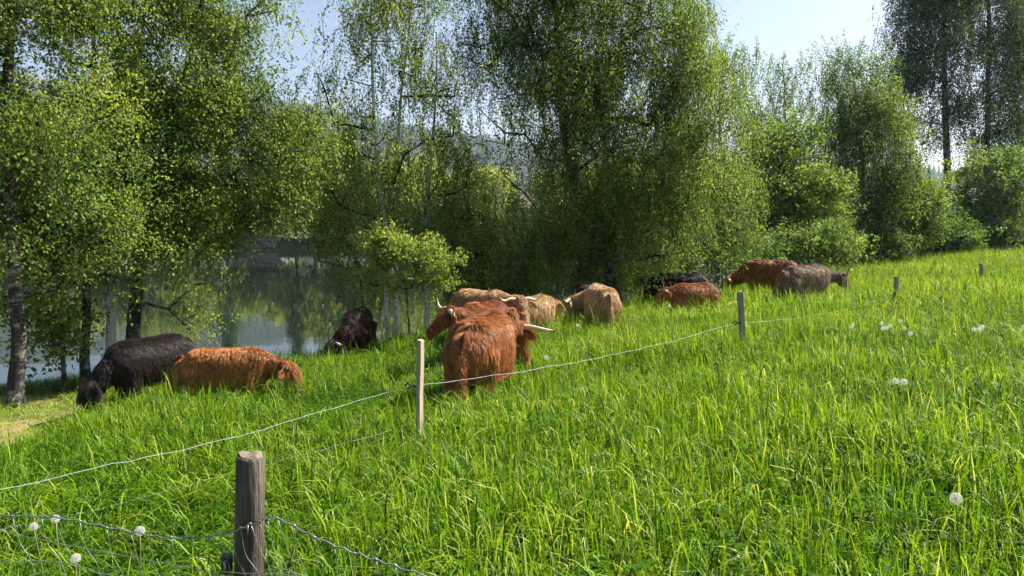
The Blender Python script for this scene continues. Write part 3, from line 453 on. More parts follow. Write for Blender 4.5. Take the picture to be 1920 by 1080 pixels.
gxs = (ground_z(G[:, 0]+e_, G[:, 1])-ground_z(G[:, 0]-e_, G[:, 1]))/(2*e_); gys = (ground_z(G[:, 0], G[:, 1]+e_)-ground_z(G[:, 0], G[:, 1]-e_))/(2*e_)
# lay each sod on the slope: turn about the upright first, then tilt
yaw = rng.uniform(0, 2*math.pi, len(G)); cz_, sz_ = np.cos(yaw), np.sin(yaw)
rot = np.c_[np.arctan(gys*cz_-gxs*sz_), -np.arctan(gxs*cz_+gys*sz_), yaw]
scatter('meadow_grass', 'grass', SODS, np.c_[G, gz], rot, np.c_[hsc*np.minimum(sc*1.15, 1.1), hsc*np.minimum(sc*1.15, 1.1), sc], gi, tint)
tag(bpy.data.objects['meadow_grass'], 'tall bright green meadow grass on the slope', 'grass', None, 'stuff')

# ------------------------------------------------------------------ trees
LEAF_STOPS = [(0.0, (.018, .055, .014)), (.25, (.065, .125, .018)), (.5, (.165, .235, .045)), (.75, (.29, .34, .07)), (1.0, (.44, .41, .06))]
LEAF = leaf_mat('birch_leaf', LEAF_STOPS, .5, .55, .28)
BROAD = leaf_mat('broad_leaf', [(p, c) for p, c in LEAF_STOPS], .45, .55, .28)
def bark_mat(name, pale, dark, amount):
    m, nt, out = new_mat(name)
    b = N(nt, 'ShaderNodeBsdfPrincipled'); b.inputs['Roughness'].default_value = .85; b.inputs['Specular IOR Level'].default_value = .2
    n1 = noise(nt, 5, 5, .7, 'Object', (1, 1, 3.5)); n2 = noise(nt, 2.2, 4, .65, 'Object', (1.5, 1.5, .5))
    ad = N(nt, 'ShaderNodeMath', operation='ADD'); nt.links.new(n1.outputs['Fac'], ad.inputs[0]); nt.links.new(n2.outputs['Fac'], ad.inputs[1])
    m2 = N(nt, 'ShaderNodeMath', operation='MULTIPLY'); m2.inputs[1].default_value = .5; nt.links.new(ad.outputs[0], m2.inputs[0])
    r = ramp(nt, [(amount-.06, dark), (amount+.04, pale)]); nt.links.new(m2.outputs[0], r.inputs[0]); nt.links.new(r.outputs[0], b.inputs['Base Color'])
    bp = N(nt, 'ShaderNodeBump'); bp.inputs['Strength'].default_value = .7; bp.inputs['Distance'].default_value = .03
    nt.links.new(n1.outputs['Fac'], bp.inputs['Height']); nt.links.new(bp.outputs[0], b.inputs['Normal']); nt.links.new(b.outputs[0], out.inputs[0]); return m
BARK = {'rough': bark_mat('bark_rough', (.3, .28, .25), (.035, .03, .026), .56), 'birch': bark_mat('bark_birch', (.4, .38, .34), (.045, .038, .032), .5), 'white': bark_mat('bark_white', (.62, .58, .52), (.06, .05, .04), .44), 'dark': bark_mat('bark_dark', (.2, .18, .16), (.03, .025, .02), .53)}
TWIG = simple_mat('twig_bark', [(.3, (.022, .016, .012)), (.7, (.05, .038, .03))], 6, .9, .1)

def sprig(name, seed, mat, L, n, leaf, hang, spread, wfac=.8):
    """a twig with its leaves: a hanging string (hang=1) or a leafy spray (hang=0)"""
    r = np.random.default_rng(seed); Vs = []; T = []; Tn = []; mi = []; c = 0
    ax = np.array([r.uniform(-.3, .3), r.uniform(-.3, .3), -1.0]) if hang else np.array([r.uniform(.4, 1), r.uniform(-.5, .5), r.uniform(-.1, .5)])
    ax /= np.linalg.norm(ax)
    t = np.linspace(0, 1, 3); bend = r.normal(0, .12, 3)
    path = np.outer(t*L, ax)+np.outer(t**2*L, bend)
    w = .004
    Vs.append(np.concatenate([path+(w, 0, 0), path-(w, 0, 0)])); 
    for k in range(2): T += [(k, k+1, 3+k), (k+1, 4+k, 3+k)]; mi += [1, 1]
    Tn.append(np.full(6, .3)); c = 6
    for i in range(n):
        s = (i+.5)/n; p = np.array([np.interp(s, t, path[:, j]) for j in range(3)])
        off = r.normal(0, spread, 3); p = p+off
        d = r.normal(0, 1, 3)*.75+np.array([0, 0, -.9 if hang else -.35]); d /= np.linalg.norm(d)
        sd = np.cross(d, r.normal(0, 1, 3)); sd /= np.linalg.norm(sd); nn = np.cross(d, sd)
        l = leaf*r.uniform(.65, 1.25); ww = l*wfac*.5
        Vs.append(np.array([p, p+d*l*.42+sd*ww+nn*l*.12, p+d*l-nn*l*.08, p+d*l*.42-sd*ww+nn*l*.12]))
        T += [(c, c+1, c+2), (c, c+2, c+3)]; mi += [0, 0]; c += 4
        Tn.append(np.full(4, np.clip(r.normal(.45, .13), 0.05, .95)))
    return tone_mesh(name, np.concatenate(Vs), np.array(T), np.concatenate(Tn), [mat, TWIG], mi)
SPRIGS = {'birch': [sprig('birch_sprig', 40+i, LEAF, .5+.12*(i % 3), 27, .049, 1, .045) for i in range(5)],
          'spray': [sprig('birch_spray', 50+i, LEAF, .3+.06*(i % 3), 27, .052, 1, .085) for i in range(5)],
          'broad': [sprig('broad_sprig', 60+i, BROAD, .4, 20, .085, 0, .07, .75) for i in range(5)],
          'mass': [sprig('leaf_mass', 80+i, BROAD, .5, 20, .15, 0, .2, .85) for i in range(4)]}

def build_tree(t):
    r = np.random.default_rng(100+t['seed']); P = np.array(t['path'], float)
    P[0, 2] = float(ground_z(P[0, 0], P[0, 1]))-.12
    root = empty(t['name'], P[0]); tag(root, t['label'], t['cat'], t.get('group'))
    O = P[0].copy()
    # trunk: smooth path with small wander
    s = np.r_[0, np.cumsum(np.linalg.norm(np.diff(P, axis=0), axis=1))]; H = s[-1]
    ns = max(8, int(H/.3)); ts = np.linspace(0, H, ns)
    Q = np.stack([np.interp(ts, s, P[:, j]) for j in range(3)], -1)
    for _ in range(4): Q[1:-1] = .25*Q[:-2]+.5*Q[1:-1]+.25*Q[2:]
    Q[1:] += np.cumsum(r.normal(0, .012, (ns-1, 3))*[1, 1, 0], axis=0)
    rad = t['r']*(1-.86*(ts/H))**.9*(1+.55*np.exp(-ts/.25)); rad = np.maximum(rad, .012)
    mb = MB(); mb.tube(Q-O, list(rad), 10); mb.build('trunk', BARK[t['bark']], root, True)
    # leaf clusters inside the crown
    C = []; wts = []
    for (cx, cyy, cz, rx, ry, rz, w) in t['lobes']:
        area = (rx*ry+ry*rz+rx*rz)/3*4*math.pi
        n = max(3, int(area*1.15*t['cl']*(.5+.5*w)/t['size']**1.0))
        d = r.normal(0, 1, (n, 3)); d /= np.linalg.norm(d, axis=1)[:, None]
        rr = r.uniform(.25, 1.0, n)**.5
        C.append(np.array([cx, cyy, cz])+d*rr[:, None]*[rx, ry, rz]); wts.append(np.full(n, w))
    C = np.concatenate(C); wts = np.concatenate(wts)
    gz = ground_z(C[:, 0], C[:, 1]); ok = C[:, 2] > np.maximum(gz, WATER_Z)+.35
    C = C[ok]; wts = wts[ok]
    # limbs grow from the trunk out to every cluster
    i0 = int(ns*.12)
    nodes = list(Q); par = list(range(-1, ns-1)); trunk_n = ns
    allow = [i >= i0 for i in range(ns)]
    order = np.argsort([np.min(np.linalg.norm(Q[i0:]-c, axis=1)) for c in C])
    NP = np.zeros((ns+len(C)*12, 3)); NP[:ns] = Q; cnt = ns; al = np.zeros(len(NP), bool); al[:ns] = allow
    ends = []
    for oi in order:
        c = C[oi]; D = NP[:cnt]-c; dist = np.linalg.norm(D, axis=1)
        cost = dist+.9*np.clip(D[:, 2]+.15*dist, 0, None)+(~al[:cnt])*1e3
        j = int(np.argmin(cost)); p = NP[j]; L = dist[j]
        m = int(min(11, max(1, L/.35)))
        prev = j
        bowz = .16*L*r.uniform(.3, 1.3); side = r.normal(0, .06*L, 3)
        for k in range(1, m+1):
            f = k/m; pt = p+(c-p)*f+np.array([0, 0, 1])*bowz*4*f*(1-f)*.6+side*math.sin(f*math.pi)+r.normal(0, .025, 3)*(k < m)
            NP[cnt] = pt; al[cnt] = True; par.append(prev); prev = cnt; cnt += 1
        ends.append(prev)
    load = np.zeros(cnt)
    for e in ends: load[e] += 1
    for i in range(cnt-1, trunk_n-1, -1): load[par[i]] += load[i]
    br = np.minimum(.0115*np.maximum(load, 1)**.52*(t['size']**.5), t['r']*.6)
    vs, qd = [], []; c0 = 0; K = 5; an = np.arange(K)/K*2*math.pi
    for i in range(trunk_n, cnt):
        p = par[i]; a, b2 = NP[p], NP[i]; ra = br[p] if p >= trunk_n else min(br[i]*1.25, rad[p]); rb = br[i]
        d = b2-a; l = np.linalg.norm(d)+1e-6; d /= l
        u = np.cross(d, (0, 0, 1) if abs(d[2]) < .9 else (1, 0, 0)); u /= np.linalg.norm(u); v = np.cross(d, u)
        ringv = np.outer(np.cos(an), u)+np.outer(np.sin(an), v)
        vs.append(a+ringv*ra); vs.append(b2+d*rb*.3+ringv*rb)
        for k in range(K): qd.append((c0+k, c0+(k+1) % K, c0+K+(k+1) % K, c0+K+k))
        c0 += 2*K
    if vs:
        m = fast_mesh('branches', np.concatenate(vs)-O, quads=qd, mat=BARK['dark'] if t['bark'] != 'white' else TWIG, smooth=True)
        link(bpy.data.objects.new('branches', m), root)['kind'] = 'stuff'
    # sprigs of leaves
    view_up = 1.65+C[:, 1]*.3
    per = np.maximum(3, (24*t['dens']*wts*np.where(C[:, 2] > view_up+1.0, .3, 1.0)).astype(int))
    ci = np.repeat(np.arange(len(C)), per); n = len(ci)
    birch = t['leaf'] in ('birch', 'spray'); spray = t['leaf'] == 'spray'
    sg = np.array([.3, .3, .26])*t['size']*(.82 if spray else 1.0 if birch else .85)
    p = C[ci]+r.normal(0, 1, (n, 3))*sg+(np.array([0, 0, .22*t['size']]) if birch else 0)
    g = np.maximum(ground_z(p[:, 0], p[:, 1]), WATER_Z)+.45*t['size']; k = p[:, 2] > g; p = p[k]; ci = ci[k]; n = len(p)
    ctint = r.normal(0, .085, len(C))
    tint = .28*t['tint']+ctint[ci]+r.normal(0, .035, n)
    rot = np.c_[r.normal(0, .5 if spray else .22, n), r.normal(0, .5 if spray else .22, n), r.uniform(0, 6.28, n)] if birch else np.c_[r.normal(0, .4, n), r.normal(0, .4, n), r.uniform(0, 6.28, n)]
    sc_ = t['size']*r.uniform(.75, 1.2, n)
    grow('crown', SPRIGS[t['leaf']], p-O, rot, np.c_[sc_, sc_, sc_], r.integers(0, len(SPRIGS[t['leaf']]), n), tint, [LEAF if birch else BROAD, TWIG], root)
    return n
NSPR = 0
for t in TREES: NSPR += build_tree(t)
print("sprigs",NSPR)

# trees along the far bank
def far_tree(k, x, y, zt, R, kind, tintv):
    r = np.random.default_rng(300+k); z0 = float(ground_z(x, y)); H = zt-z0
    root = empty('spruce_tree' if kind == 'spruce' else 'riverside_tree', (x, y, z0))
    mb = MB(); mb.tube([(0, 0, -.2), (.1, 0, H*.4), (.05, .1, H*.93)], [.22, .15, .03], 6); mb.build('trunk', BARK['dark'], root, True)
    if kind == 'spruce':
        n = 460; f = r.random(n)**.7; h = H*(.06+.94*(1-f)); rr = R*f*np.sqrt(r.uniform(.25, 1, n))*(1+.15*np.sin(h*4)); a = r.uniform(0, 6.28, n)
        p = np.c_[rr*np.cos(a), rr*np.sin(a), h]; s = r.uniform(1.3, 1.9, n); tb = -.35
    else:
        n = int(215+R*28); nl = 9
        lc = np.c_[r.normal(0, R*.42, nl), r.normal(0, R*.42, nl), H*r.uniform(.2, .86, nl)]; lc[0] = (0, 0, H*.85)
        lr = R*r.uniform(.4, .62, nl)*(1-.35*(lc[:, 2]/H)); li = r.integers(0, nl, n)
        d = r.normal(0, 1, (n, 3)); d /= np.linalg.norm(d, axis=1)[:, None]
        p = lc[li]+d*(lr[li]*r.uniform(.4, 1, n)**.5)[:, None]*[1, 1, 1.15]; p[:, 2] = np.clip(p[:, 2], .2, H); s = r.uniform(2.0, 3.0, n); tb = .22
    grow('crown', SPRIGS['mass'], p, np.c_[r.normal(0, .5, n), r.normal(0, .5, n), r.uniform(0, 6.28, n)], np.c_[s, s, s], r.integers(0, 4, n), tb+.22*tintv+r.normal(0, .06, n), [BROAD, TWIG], root)
    return root
FAR_N = 0
for k, (x, y, zt, R, kind, tv) in enumerate(FAR_TREES):
    o = far_tree(k, x, y, zt, R, kind, tv)
    tag(o, 'dark pointed spruce among the trees on the far river bank' if kind == 'spruce' else 'leafy tree in the row along the far river bank', 'tree',
        'spruces on the far bank' if kind == 'spruce' else 'leafy trees on the far bank')

# ------------------------------------------------------------------ highland cattle
def coat_mats(key, dark, mid, light, tip):
    """skin and hair of one colouring; hair differs lock by lock and pales to the tip"""
    sk = simple_mat('hide_'+key, [(.3, dark), (.7, tuple(.5*a+.5*c for a, c in zip(dark, mid)))], 4, .85, .1)
    m, nt, out = new_mat('hair_'+key)
    b = N(nt, 'ShaderNodeBsdfPrincipled'); b.inputs['Roughness'].default_value = .5; b.inputs['Specular IOR Level'].default_value = .25
    n = noise(nt, 3.2, 4, .6); hi = N(nt, 'ShaderNodeHairInfo')
    m1 = N(nt, 'ShaderNodeMath', operation='MULTIPLY_ADD'); m1.inputs[1].default_value = .4; nt.links.new(hi.outputs['Random'], m1.inputs[0])
    m0 = N(nt, 'ShaderNodeMath', operation='MULTIPLY_ADD'); m0.inputs[1].default_value = 1.3; m0.inputs[2].default_value = -.35; nt.links.new(n.outputs['Fac'], m0.inputs[0])
    nt.links.new(m0.outputs[0], m1.inputs[2])
    r = ramp(nt, [(.12, dark), (.5, mid), (.88, light)]); nt.links.new(m1.outputs[0], r.inputs[0])
    mx = N(nt, 'ShaderNodeMix', data_type='RGBA'); nt.links.new(r.outputs[0], mx.inputs[6]); mx.inputs[7].default_value = (*tip, 1)
    pw = N(nt, 'ShaderNodeMath', operation='POWER'); pw.inputs[1].default_value = 2.2; nt.links.new(hi.outputs['Intercept'], pw.inputs[0])
    ml = N(nt, 'ShaderNodeMath', operation='MULTIPLY'); ml.inputs[1].default_value = .5; nt.links.new(pw.outputs[0], ml.inputs[0]); nt.links.new(ml.outputs[0], mx.inputs[0])
    nt.links.new(mx.outputs[2], b.inputs['Base Color']); nt.links.new(b.outputs[0], out.inputs[0])
    return sk, m
COATS = {'orange': coat_mats('orange', (.07, .019, .006), (.26, .082, .018), (.46, .172, .047), (.6, .28, .09)),
         'red': coat_mats('red', (.09, .022, .007), (.22, .06, .014), (.36, .115, .03), (.5, .2, .06)),
         'blond': coat_mats('blond', (.2, .105, .04), (.42, .25, .1), (.58, .38, .18), (.7, .5, .26)),
         'tan': coat_mats('tan', (.15, .075, .032), (.33, .17, .075), (.5, .29, .14), (.62, .42, .22)),
         'dun': coat_mats('dun', (.09, .05, .03), (.2, .12, .07), (.34, .22, .13), (.48, .34, .22)),
         'black': coat_mats('black', (.004, .0035, .0035), (.011, .008, .007), (.026, .017, .013), (.06, .038, .028)),
         'brown': coat_mats('brown', (.008, .004, .0035), (.024, .012, .009), (.06, .03, .021), (.12, .06, .042))}
hm, nt, out = new_mat('horn')
b = N(nt, 'ShaderNodeBsdfPrincipled'); b.inputs['Roughness'].default_value = .35
at = N(nt, 'ShaderNodeAttribute', attribute_name='along'); r = ramp(nt, [(0.0, (.3, .2, .12)), (.15, (.62, .5, .34)), (.68, (.68, .56, .4)), (.86, (.3, .2, .12)), (1, (.06, .045, .035))])
nt.links.new(at.outputs['Fac'], r.inputs[0]); nt.links.new(r.outputs[0], b.inputs['Base Color']); nt.links.new(b.outputs[0], out.inputs[0])
HORN = hm
HORN_DARK = simple_mat('horn_dark', [(.3, (.03, .022, .018)), (.7, (.07, .05, .035))], 5, .4)
EYE = simple_mat('cattle_eye', [(.3, (.005, .004, .004)), (.7, (.012, .01, .008))], 5, .1, .6)
NOSE = simple_mat('cattle_nose', [(.3, (.03, .02, .018)), (.7, (.09, .06, .05))], 9, .35, .5)

def spline(P, n):
    """Catmull-Rom through P"""
    P = np.asarray(P, float); Pp = np.vstack([2*P[0]-P[1], P, 2*P[-1]-P[-2]]); o = []
    m = len(P)-1
    for u in np.linspace(0, m-1e-6, n):
        i = int(u); t = u-i; a, b2, c, d = Pp[i:i+4]
        o.append(.5*((2*b2)+(-a+c)*t+(2*a-5*b2+4*c-d)*t*t+(-a+3*b2-3*c+d)*t**3))
    return np.array(o)

def body_mesh(poll, muz, belly=1.0, step=0.0, hips=1.0):
    mb = MB()
    st = np.array([(-.85, .98, .07, .08), (-.80, .93, .2, .17), (-.68, .87, .32, .265), (-.48, .855, .36, .305), (-.2, .83, .37, .335), (.08, .815, .385, .345), (.32, .83, .38, .325), (.52, .86, .36, .28), (.68, .87, .29, .21), (.78, .86, .15, .12)])
    xs = np.linspace(st[0, 0], st[-1, 0], 26); zc = np.interp(xs, st[:, 0], st[:, 1]); hh = np.interp(xs, st[:, 0], st[:, 2]); ww = np.interp(xs, st[:, 0], st[:, 3])*belly
    mb.tube(np.c_[xs, 0*xs, zc], list(zip(ww, hh)), 20, (0, 0, 1), sq=2.35)
    poll = np.array(poll, float); muz = np.array(muz, float)
    nb = np.array([.34, 0, .93]); f = muz-poll; f /= np.linalg.norm(f)
    mid = np.array([.78, poll[1]*.3, .93*.55+poll[2]*.45])
    NPt = spline([nb, (.56, poll[1]*.1, .95*.8+.2*poll[2]), mid, poll-f*.02+np.array([-.05, 0, -.02])], 12)
    mb.tube(NPt, [(.2+.02*math.cos(i), .31) if i < 3 else (.2-.008*i, .31-.0165*i) for i in range(12)], 16, (0, 0, 1))
    up = (0, 0, 1) if abs(f[2]) < .9 else (1, 0, 0)
    hd = np.array([(-.1, .085, .08), (-.03, .125, .12), (.08, .135, .14), (.18, .12, .135), (.3, .092, .105), (.4, .082, .088), (.47, .085, .08), (.51, .055, .05)])
    mb.tube([poll+f*a for a, _, _ in hd], [(w, h) for _, w, h in hd], 14, up)
    for sx, sg in ((1, 1), (1, -1), (-1, 1), (-1, -1)):
        dx = step*sg*sx
        if sx > 0: pts = [(.46, .17*sg, .8), (.47+dx*.3, .185*sg, .55), (.48+dx*.7, .18*sg, .36), (.48+dx, .175*sg, .14), (.5+dx, .175*sg, .07), (.52+dx, .175*sg, 0)]; rr = [.14, .105, .062, .05, .06, .065]
        else: pts = [(-.56, .16*sg, .84), (-.53+dx*.2, .19*sg, .6), (-.66+dx*.8, .185*sg, .4), (-.63+dx, .18*sg, .16), (-.61+dx, .18*sg, .07), (-.59+dx, .18*sg, 0)]; rr = [.185, .145, .075, .052, .06, .066]
        mb.tube([(a, b2*min(1, belly*1.04), c) for a, b2, c in pts], rr, 10, (1, 0, 0))
    m = mb.mesh('cattle_blank'); o = bpy.data.objects.new('cattle_blank', m); COL.objects.link(o)
    md = o.modifiers.new('r', 'REMESH'); md.mode = 'VOXEL'; md.voxel_size = .038; md.use_smooth_shade = True
    sm = o.modifiers.new('s', 'SMOOTH'); sm.factor = .5; sm.iterations = 4
    dg = bpy.context.evaluated_depsgraph_get(); me = bpy.data.meshes.new_from_object(o.evaluated_get(dg))
    bpy.data.objects.remove(o); bpy.data.meshes.remove(m); me.name = 'cattle_body'; return me

def sample(me, n, r):
    me.calc_loop_triangles()
    V = np.empty(len(me.vertices)*3, np.float32); me.vertices.foreach_get('co', V); V = V.reshape(-1, 3).astype(float)
    T = np.empty(len(me.loop_triangles)*3, np.int32); me.loop_triangles.foreach_get('vertices', T); T = T.reshape(-1, 3)
    A, B, C = V[T[:, 0]], V[T[:, 1]], V[T[:, 2]]; cr = np.cross(B-A, C-A); ar = np.linalg.norm(cr, axis=1)+1e-12
    i = r.choice(len(T), n, p=ar/ar.sum()); u = np.sqrt(r.random(n))[:, None]; v = r.random(n)[:, None]
    return A[i]*(1-u)+B[i]*u*(1-v)+C[i]*u*v, cr[i]/ar[i][:, None]

def hair_object(name, S, R, mat, parent):
    """S (n,k,3) strands, R (k,) or (n,k) radii"""
    n, k, _ = S.shape; hc = bpy.data.hair_curves.new(name); hc.add_curves([k]*n)
    hc.attributes['position'].data.foreach_set('vector', S.astype(np.float32).ravel())
    ra = hc.attributes.get('radius') or hc.attributes.new('radius', 'FLOAT', 'POINT')
    ra.data.foreach_set('value', np.broadcast_to(R, (n, k)).astype(np.float32).ravel())
    hc.materials.append(mat); return link(bpy.data.objects.new(name, hc), parent)

def coat(me, n, r, mat, parent, poll, muz, length, shag, rad):
    n = int(n*1.7); rad = rad*.68; length = length*1.3
    p, nn = sample(me, n, r); K = 6
    f = muz-poll; hl = np.linalg.norm(f); f = f/hl
    along = (p-poll) @ f; headness = np.exp(-(np.linalg.norm(p-(poll+f*.2), axis=1)/.3)**4)
    legs = smoothstep(.52, .36, p[:, 2])*(1-headness)
    # comb: backward over the trunk, outward from the spine, down the sides
    back = -np.array([1., 0, 0])
    com = back*.28+np.c_[0*p[:, 0], np.sign(p[:, 1]+r.normal(0, .03, n))*.7, np.full(n, -1.0)]
    com = com*(1-headness)[:, None]+(f*1.0)[None]*headness[:, None]
    com = com-nn*np.sum(com*nn, 1)[:, None]; com /= (np.linalg.norm(com, axis=1)[:, None]+1e-6)
    swirl = (vnoise(p[:, 0]*1.0+p[:, 1], p[:, 2]+p[:, 1], .2, 3)-.5)*.9
    sw = np.cross(nn, com); com = com+sw*swirl[:, None]*shag
    L = length*(.55+.75*smoothstep(1.05, .6, p[:, 2]))*(1-.55*legs)*(1-.45*headness*(along > .18))
    fore = headness*(along < .14)*(nn[:, 2] > .05); L = L*(1+.9*fore)
    L = L*r.uniform(.6, 1.25, n)
    pts = np.zeros((n, K, 3)); pts[:, 0] = p; d = com+nn*.8; d /= np.linalg.norm(d, axis=1)[:, None]; st = L/(K-1)
    wv = r.normal(0, .16, (n, 3)); topn = smoothstep(-.25, .35, nn[:, 2])
    for k in range(1, K):
        tgt = com*.8+np.array([0, 0, -.5]); d = d*.5+tgt*.5+wv*math.sin(k*1.9)*shag*.6; d /= np.linalg.norm(d, axis=1)[:, None]
        inn = np.sum(d*nn, 1); lift = (.36-.065*k)*topn+.1*(1-topn); d = d+nn*np.clip(lift-inn, 0, None)[:, None]; d /= np.linalg.norm(d, axis=1)[:, None]
        pts[:, k] = pts[:, k-1]+d*st[:, None]
    m = max(60, n//34); ci = r.choice(n, m, replace=False); near = np.empty(n, int)
    for a in range(0, n, 3000): near[a:a+3000] = ci[np.argmin(((p[a:a+3000, None]-p[ci][None])**2).sum(-1), 1)]
    for k in range(1, K):
        w = (.62*k/(K-1))*(.3+.6*shag); off = (p-p[near])*(1-.75*k/(K-1)); pts[:, k] = pts[:, k]*(1-w)+(pts[near, k]+off)*w
    R = rad*np.array([.8, 1.0, 1.0, .85, .6, .15])
    return hair_object('coat', pts, R, mat, parent)

def cattle(name, label, xy, heading, scale, colour, poll, muz, horns=None, n=7000, length=.11, shag=.8, rad=.004, belly=1.0, step=.06, seed=0, tail=True, group='grazing highland cattle'):
    r = np.random.default_rng(500+seed); x, y = xy
    root = empty(name, (x, y, float(ground_z(x, y))-.02), math.radians(heading), scale); tag(root, label, 'calf' if name.endswith('calf') else 'cow', group)
    sk, hr = COATS[colour]; poll = np.array(poll, float); muz = np.array(muz, float)
    me = body_mesh(poll, muz, belly, step); me.materials.clear(); me.materials.append(sk)
    link(bpy.data.objects.new('body', me), root)
    coat(me, n, r, hr, root, poll, muz, length, shag, rad)
    f = muz-poll; f /= np.linalg.norm(f); Z = np.array([0, 0, 1.]); s = np.cross(Z, f); s /= np.linalg.norm(s); u = np.cross(f, s)
    if horns:
        hl, hup, hf, dark = horns
        for sg in (1, -1):
            b0 = poll+s*sg*.08+u*.06
            P = spline([b0, b0+s*sg*.2*hl+Z*.01*hup, b0+s*sg*.42*hl+f*.05*hf+Z*.0*hup, b0+s*sg*.58*hl+f*.12*hf+Z*.1*hup, b0+s*sg*.66*hl+f*.14*hf+Z*.27*hup], 14)
            mb = MB(); tt = np.linspace(0, 1, 14); mb.tube(P, list(.042*(.55+.45*min(hl, 1.1))*(1-tt**1.6*.93)), 8, (.1, .2, 1))
            o = mb.build('horn', HORN_DARK if dark else HORN, root, True)
            a = o.data.attributes.new('along', 'FLOAT', 'POINT'); a.data.foreach_set('value', np.repeat(tt, 8).astype(np.float32))
    for sg in (1, -1):
        b0 = poll+s*sg*.11-u*.01+f*.02; tip = b0+s*sg*.17-Z*.04-f*.03
        P = np.array([b0+(tip-b0)*t for t in np.linspace(0, 1, 7)]); w = np.array([.02, .04, .05, .05, .042, .028, .006])
        mb = MB(); mb.tube(P, [(.012, a) if abs(f[2]) < .7 else (.014, a) for a in w], 8, Z); ear = mb.build('ear', sk, root, True)
        ne = max(40, n//90); t = r.random(ne); e0 = b0+(tip-b0)*t[:, None]+Z*r.uniform(-.035, .03, ne)[:, None]
        S = np.stack([e0+((tip-b0)*.18*k+(-Z)*.009*k*k+r.normal(0, .009, (ne, 3))*k)*(1.0 if k else 0) for k in range(4)], 1)
        hair_object('ear_hair', S, rad*np.array([1, 1, .8, .2]), hr, ear)
        mb = MB(); c = poll+f*.14+s*sg*.118+u*.05; mb.tube([c-f*.02, c-f*.01, c+f*.01, c+f*.02], [.008, .02, .02, .008], 8); mb.build('eye', EYE, root, True)
    mb = MB(); c = muz; mb.tube([c-f*.02, c+f*.02, c+f*.045], [(.088, .078), (.075, .066), (.03, .03)], 12, Z if abs(f[2]) < .9 else (1, 0, 0)); mb.build('nose', NOSE, root, True)
    if tail:
        P = spline([(-.76, 0, 1.06), (-.86, 0, 1.02), (-.95, .02, .82), (-.97, .04, .55), (-.96, .05, .38)], 12)
        mb = MB(); mb.tube(P, [.05, .045, .04, .036, .033, .03, .028, .026, .025, .024, .022, .015], 8, (1, 0, 0)); tl = mb.build('tail', sk, root, True)
        nt_ = max(200, n//9); t = .12+.88*r.random(nt_)**.7; i = t*11; q = np.stack([np.interp(i, np.arange(12), P[:, j]) for j in range(3)], -1)
        dirs = r.normal(0, 1, (nt_, 3))*[1, 1, .2]; dirs /= np.linalg.norm(dirs, axis=1)[:, None]
        Lt = (.12+.3*t**2)*r.uniform(.7, 1.2, nt_)
        S = np.stack([q+dirs*(.01+(.035*min(k, 2)*.6+.01*k)*t[:, None])+np.array([-.02, 0, -1.0])*(Lt*k/5)[:, None]+r.normal(0, .006, (nt_, 3))*k for k in range(6)], 1)
        hair_object('tail_hair', S, rad*np.array([1, 1.1, 1.1, .9, .7, .2]), hr, tl)
    return root

GRAZE = ((1.16, 0, .66), (1.36, 0, .2)); LOW = ((1.22, 0, .86), (1.5, 0, .46)); LEVEL = ((1.2, 0, 1.1), (1.58, 0, .82))
cattle('highland_cow', 'large shaggy orange cow seen from behind right beside the pale wooden stake', (-.36, 9.4), 77, .93, 'orange', (1.06, -.2, .9), (1.28, -.26, .5), (.84, .22, .5, False), 30000, .13, .85, .003, 1.08, seed=1)
cattle('highland_cow', 'red cow with wide upswept horns facing left behind the large orange cow', (-.48, 12.4), 248, .92, 'red', (1.0, -.12, 1.14), (1.2, -.38, .84), (1.0, .85, .6, False), 9000, .11, .8, .0045, seed=2)
cattle('highland_cow', 'tan cow with brown face and raised horned head facing right', (-.56, 14.5), -48, 1.0, 'tan', (1.0, .02, 1.08), (1.26, -.1, .74), (.5, .75, .5, False), 9000, .09, .7, .005, seed=3)
cattle('highland_calf', 'curly reddish calf peeking out from behind the large orange cow', (-.45, 13.4), -58, .84, 'orange', (.95, 0, 1.12), (1.2, -.05, .8), None, 5000, .12, 1.0, .006, seed=4, tail=False)
cattle('highland_calf', 'woolly blond calf standing between the tan cow and the pale cow seen from behind', (.4, 15.5), 50, .8, 'blond', (.96, 0, .95), (1.2, 0, .6), None, 8000, .13, 1.0, .006, 1.1, seed=5)
cattle('highland_cow', 'pale blond cow seen from behind with its horned head down to the left', (1.86, 15.9), 97, .88, 'blond', (.92, .5, .78), (1.0, .68, .36), (.85, .9, .5, False), 10000, .1, .75, .005, seed=6)
cattle('highland_cow', 'dark brown cow mostly hidden behind the pale blond cow', (1.72, 17.5), 96, .86, 'brown', *GRAZE, (.8, .8, .5, False), 5000, .1, .75, .006, seed=7)
cattle('highland_cow', 'black cow behind the small orange calf', (4.25, 19.4), 6, .88, 'black', *GRAZE, (.6, .8, .5, True), 6000, .1, .7, .006, seed=8)
cattle('highland_calf', 'shaggy orange calf with pale horn tip facing left in front of the black cow', (4.1, 17.3), 205, .74, 'orange', (1.0, -.05, 1.0), (1.22, -.1, .62), (.5, .1, .3, False), 9000, .15, 1.0, .006, 1.08, seed=9)
cattle('highland_cow', 'red-brown cow with arched back, head down to the left by the bushes', (7.3, 21.6), 155, .99, 'red', (1.12, .1, .6), (1.3, .16, .16), (.95, .7, .4, False), 8000, .1, .75, .006, seed=10)
cattle('highland_cow', 'grey-brown cow facing right with upturned horns in front of the red-brown cow', (7.08, 18.5), 26, .92, 'dun', (1.16, -.1, .92), (1.38, -.22, .5), (.5, 1.1, .3, True), 10000, .08, .7, .005, seed=11)
cattle('highland_cow', 'dark brown cow grazing head-on to the viewer beside the river', (-3.02, 14.9), 268, .84, 'brown', (.95, -.26, .56), (1.06, -.36, .14), (.45, .35, .3, False), 12000, .13, .9, .004, .76, seed=12)
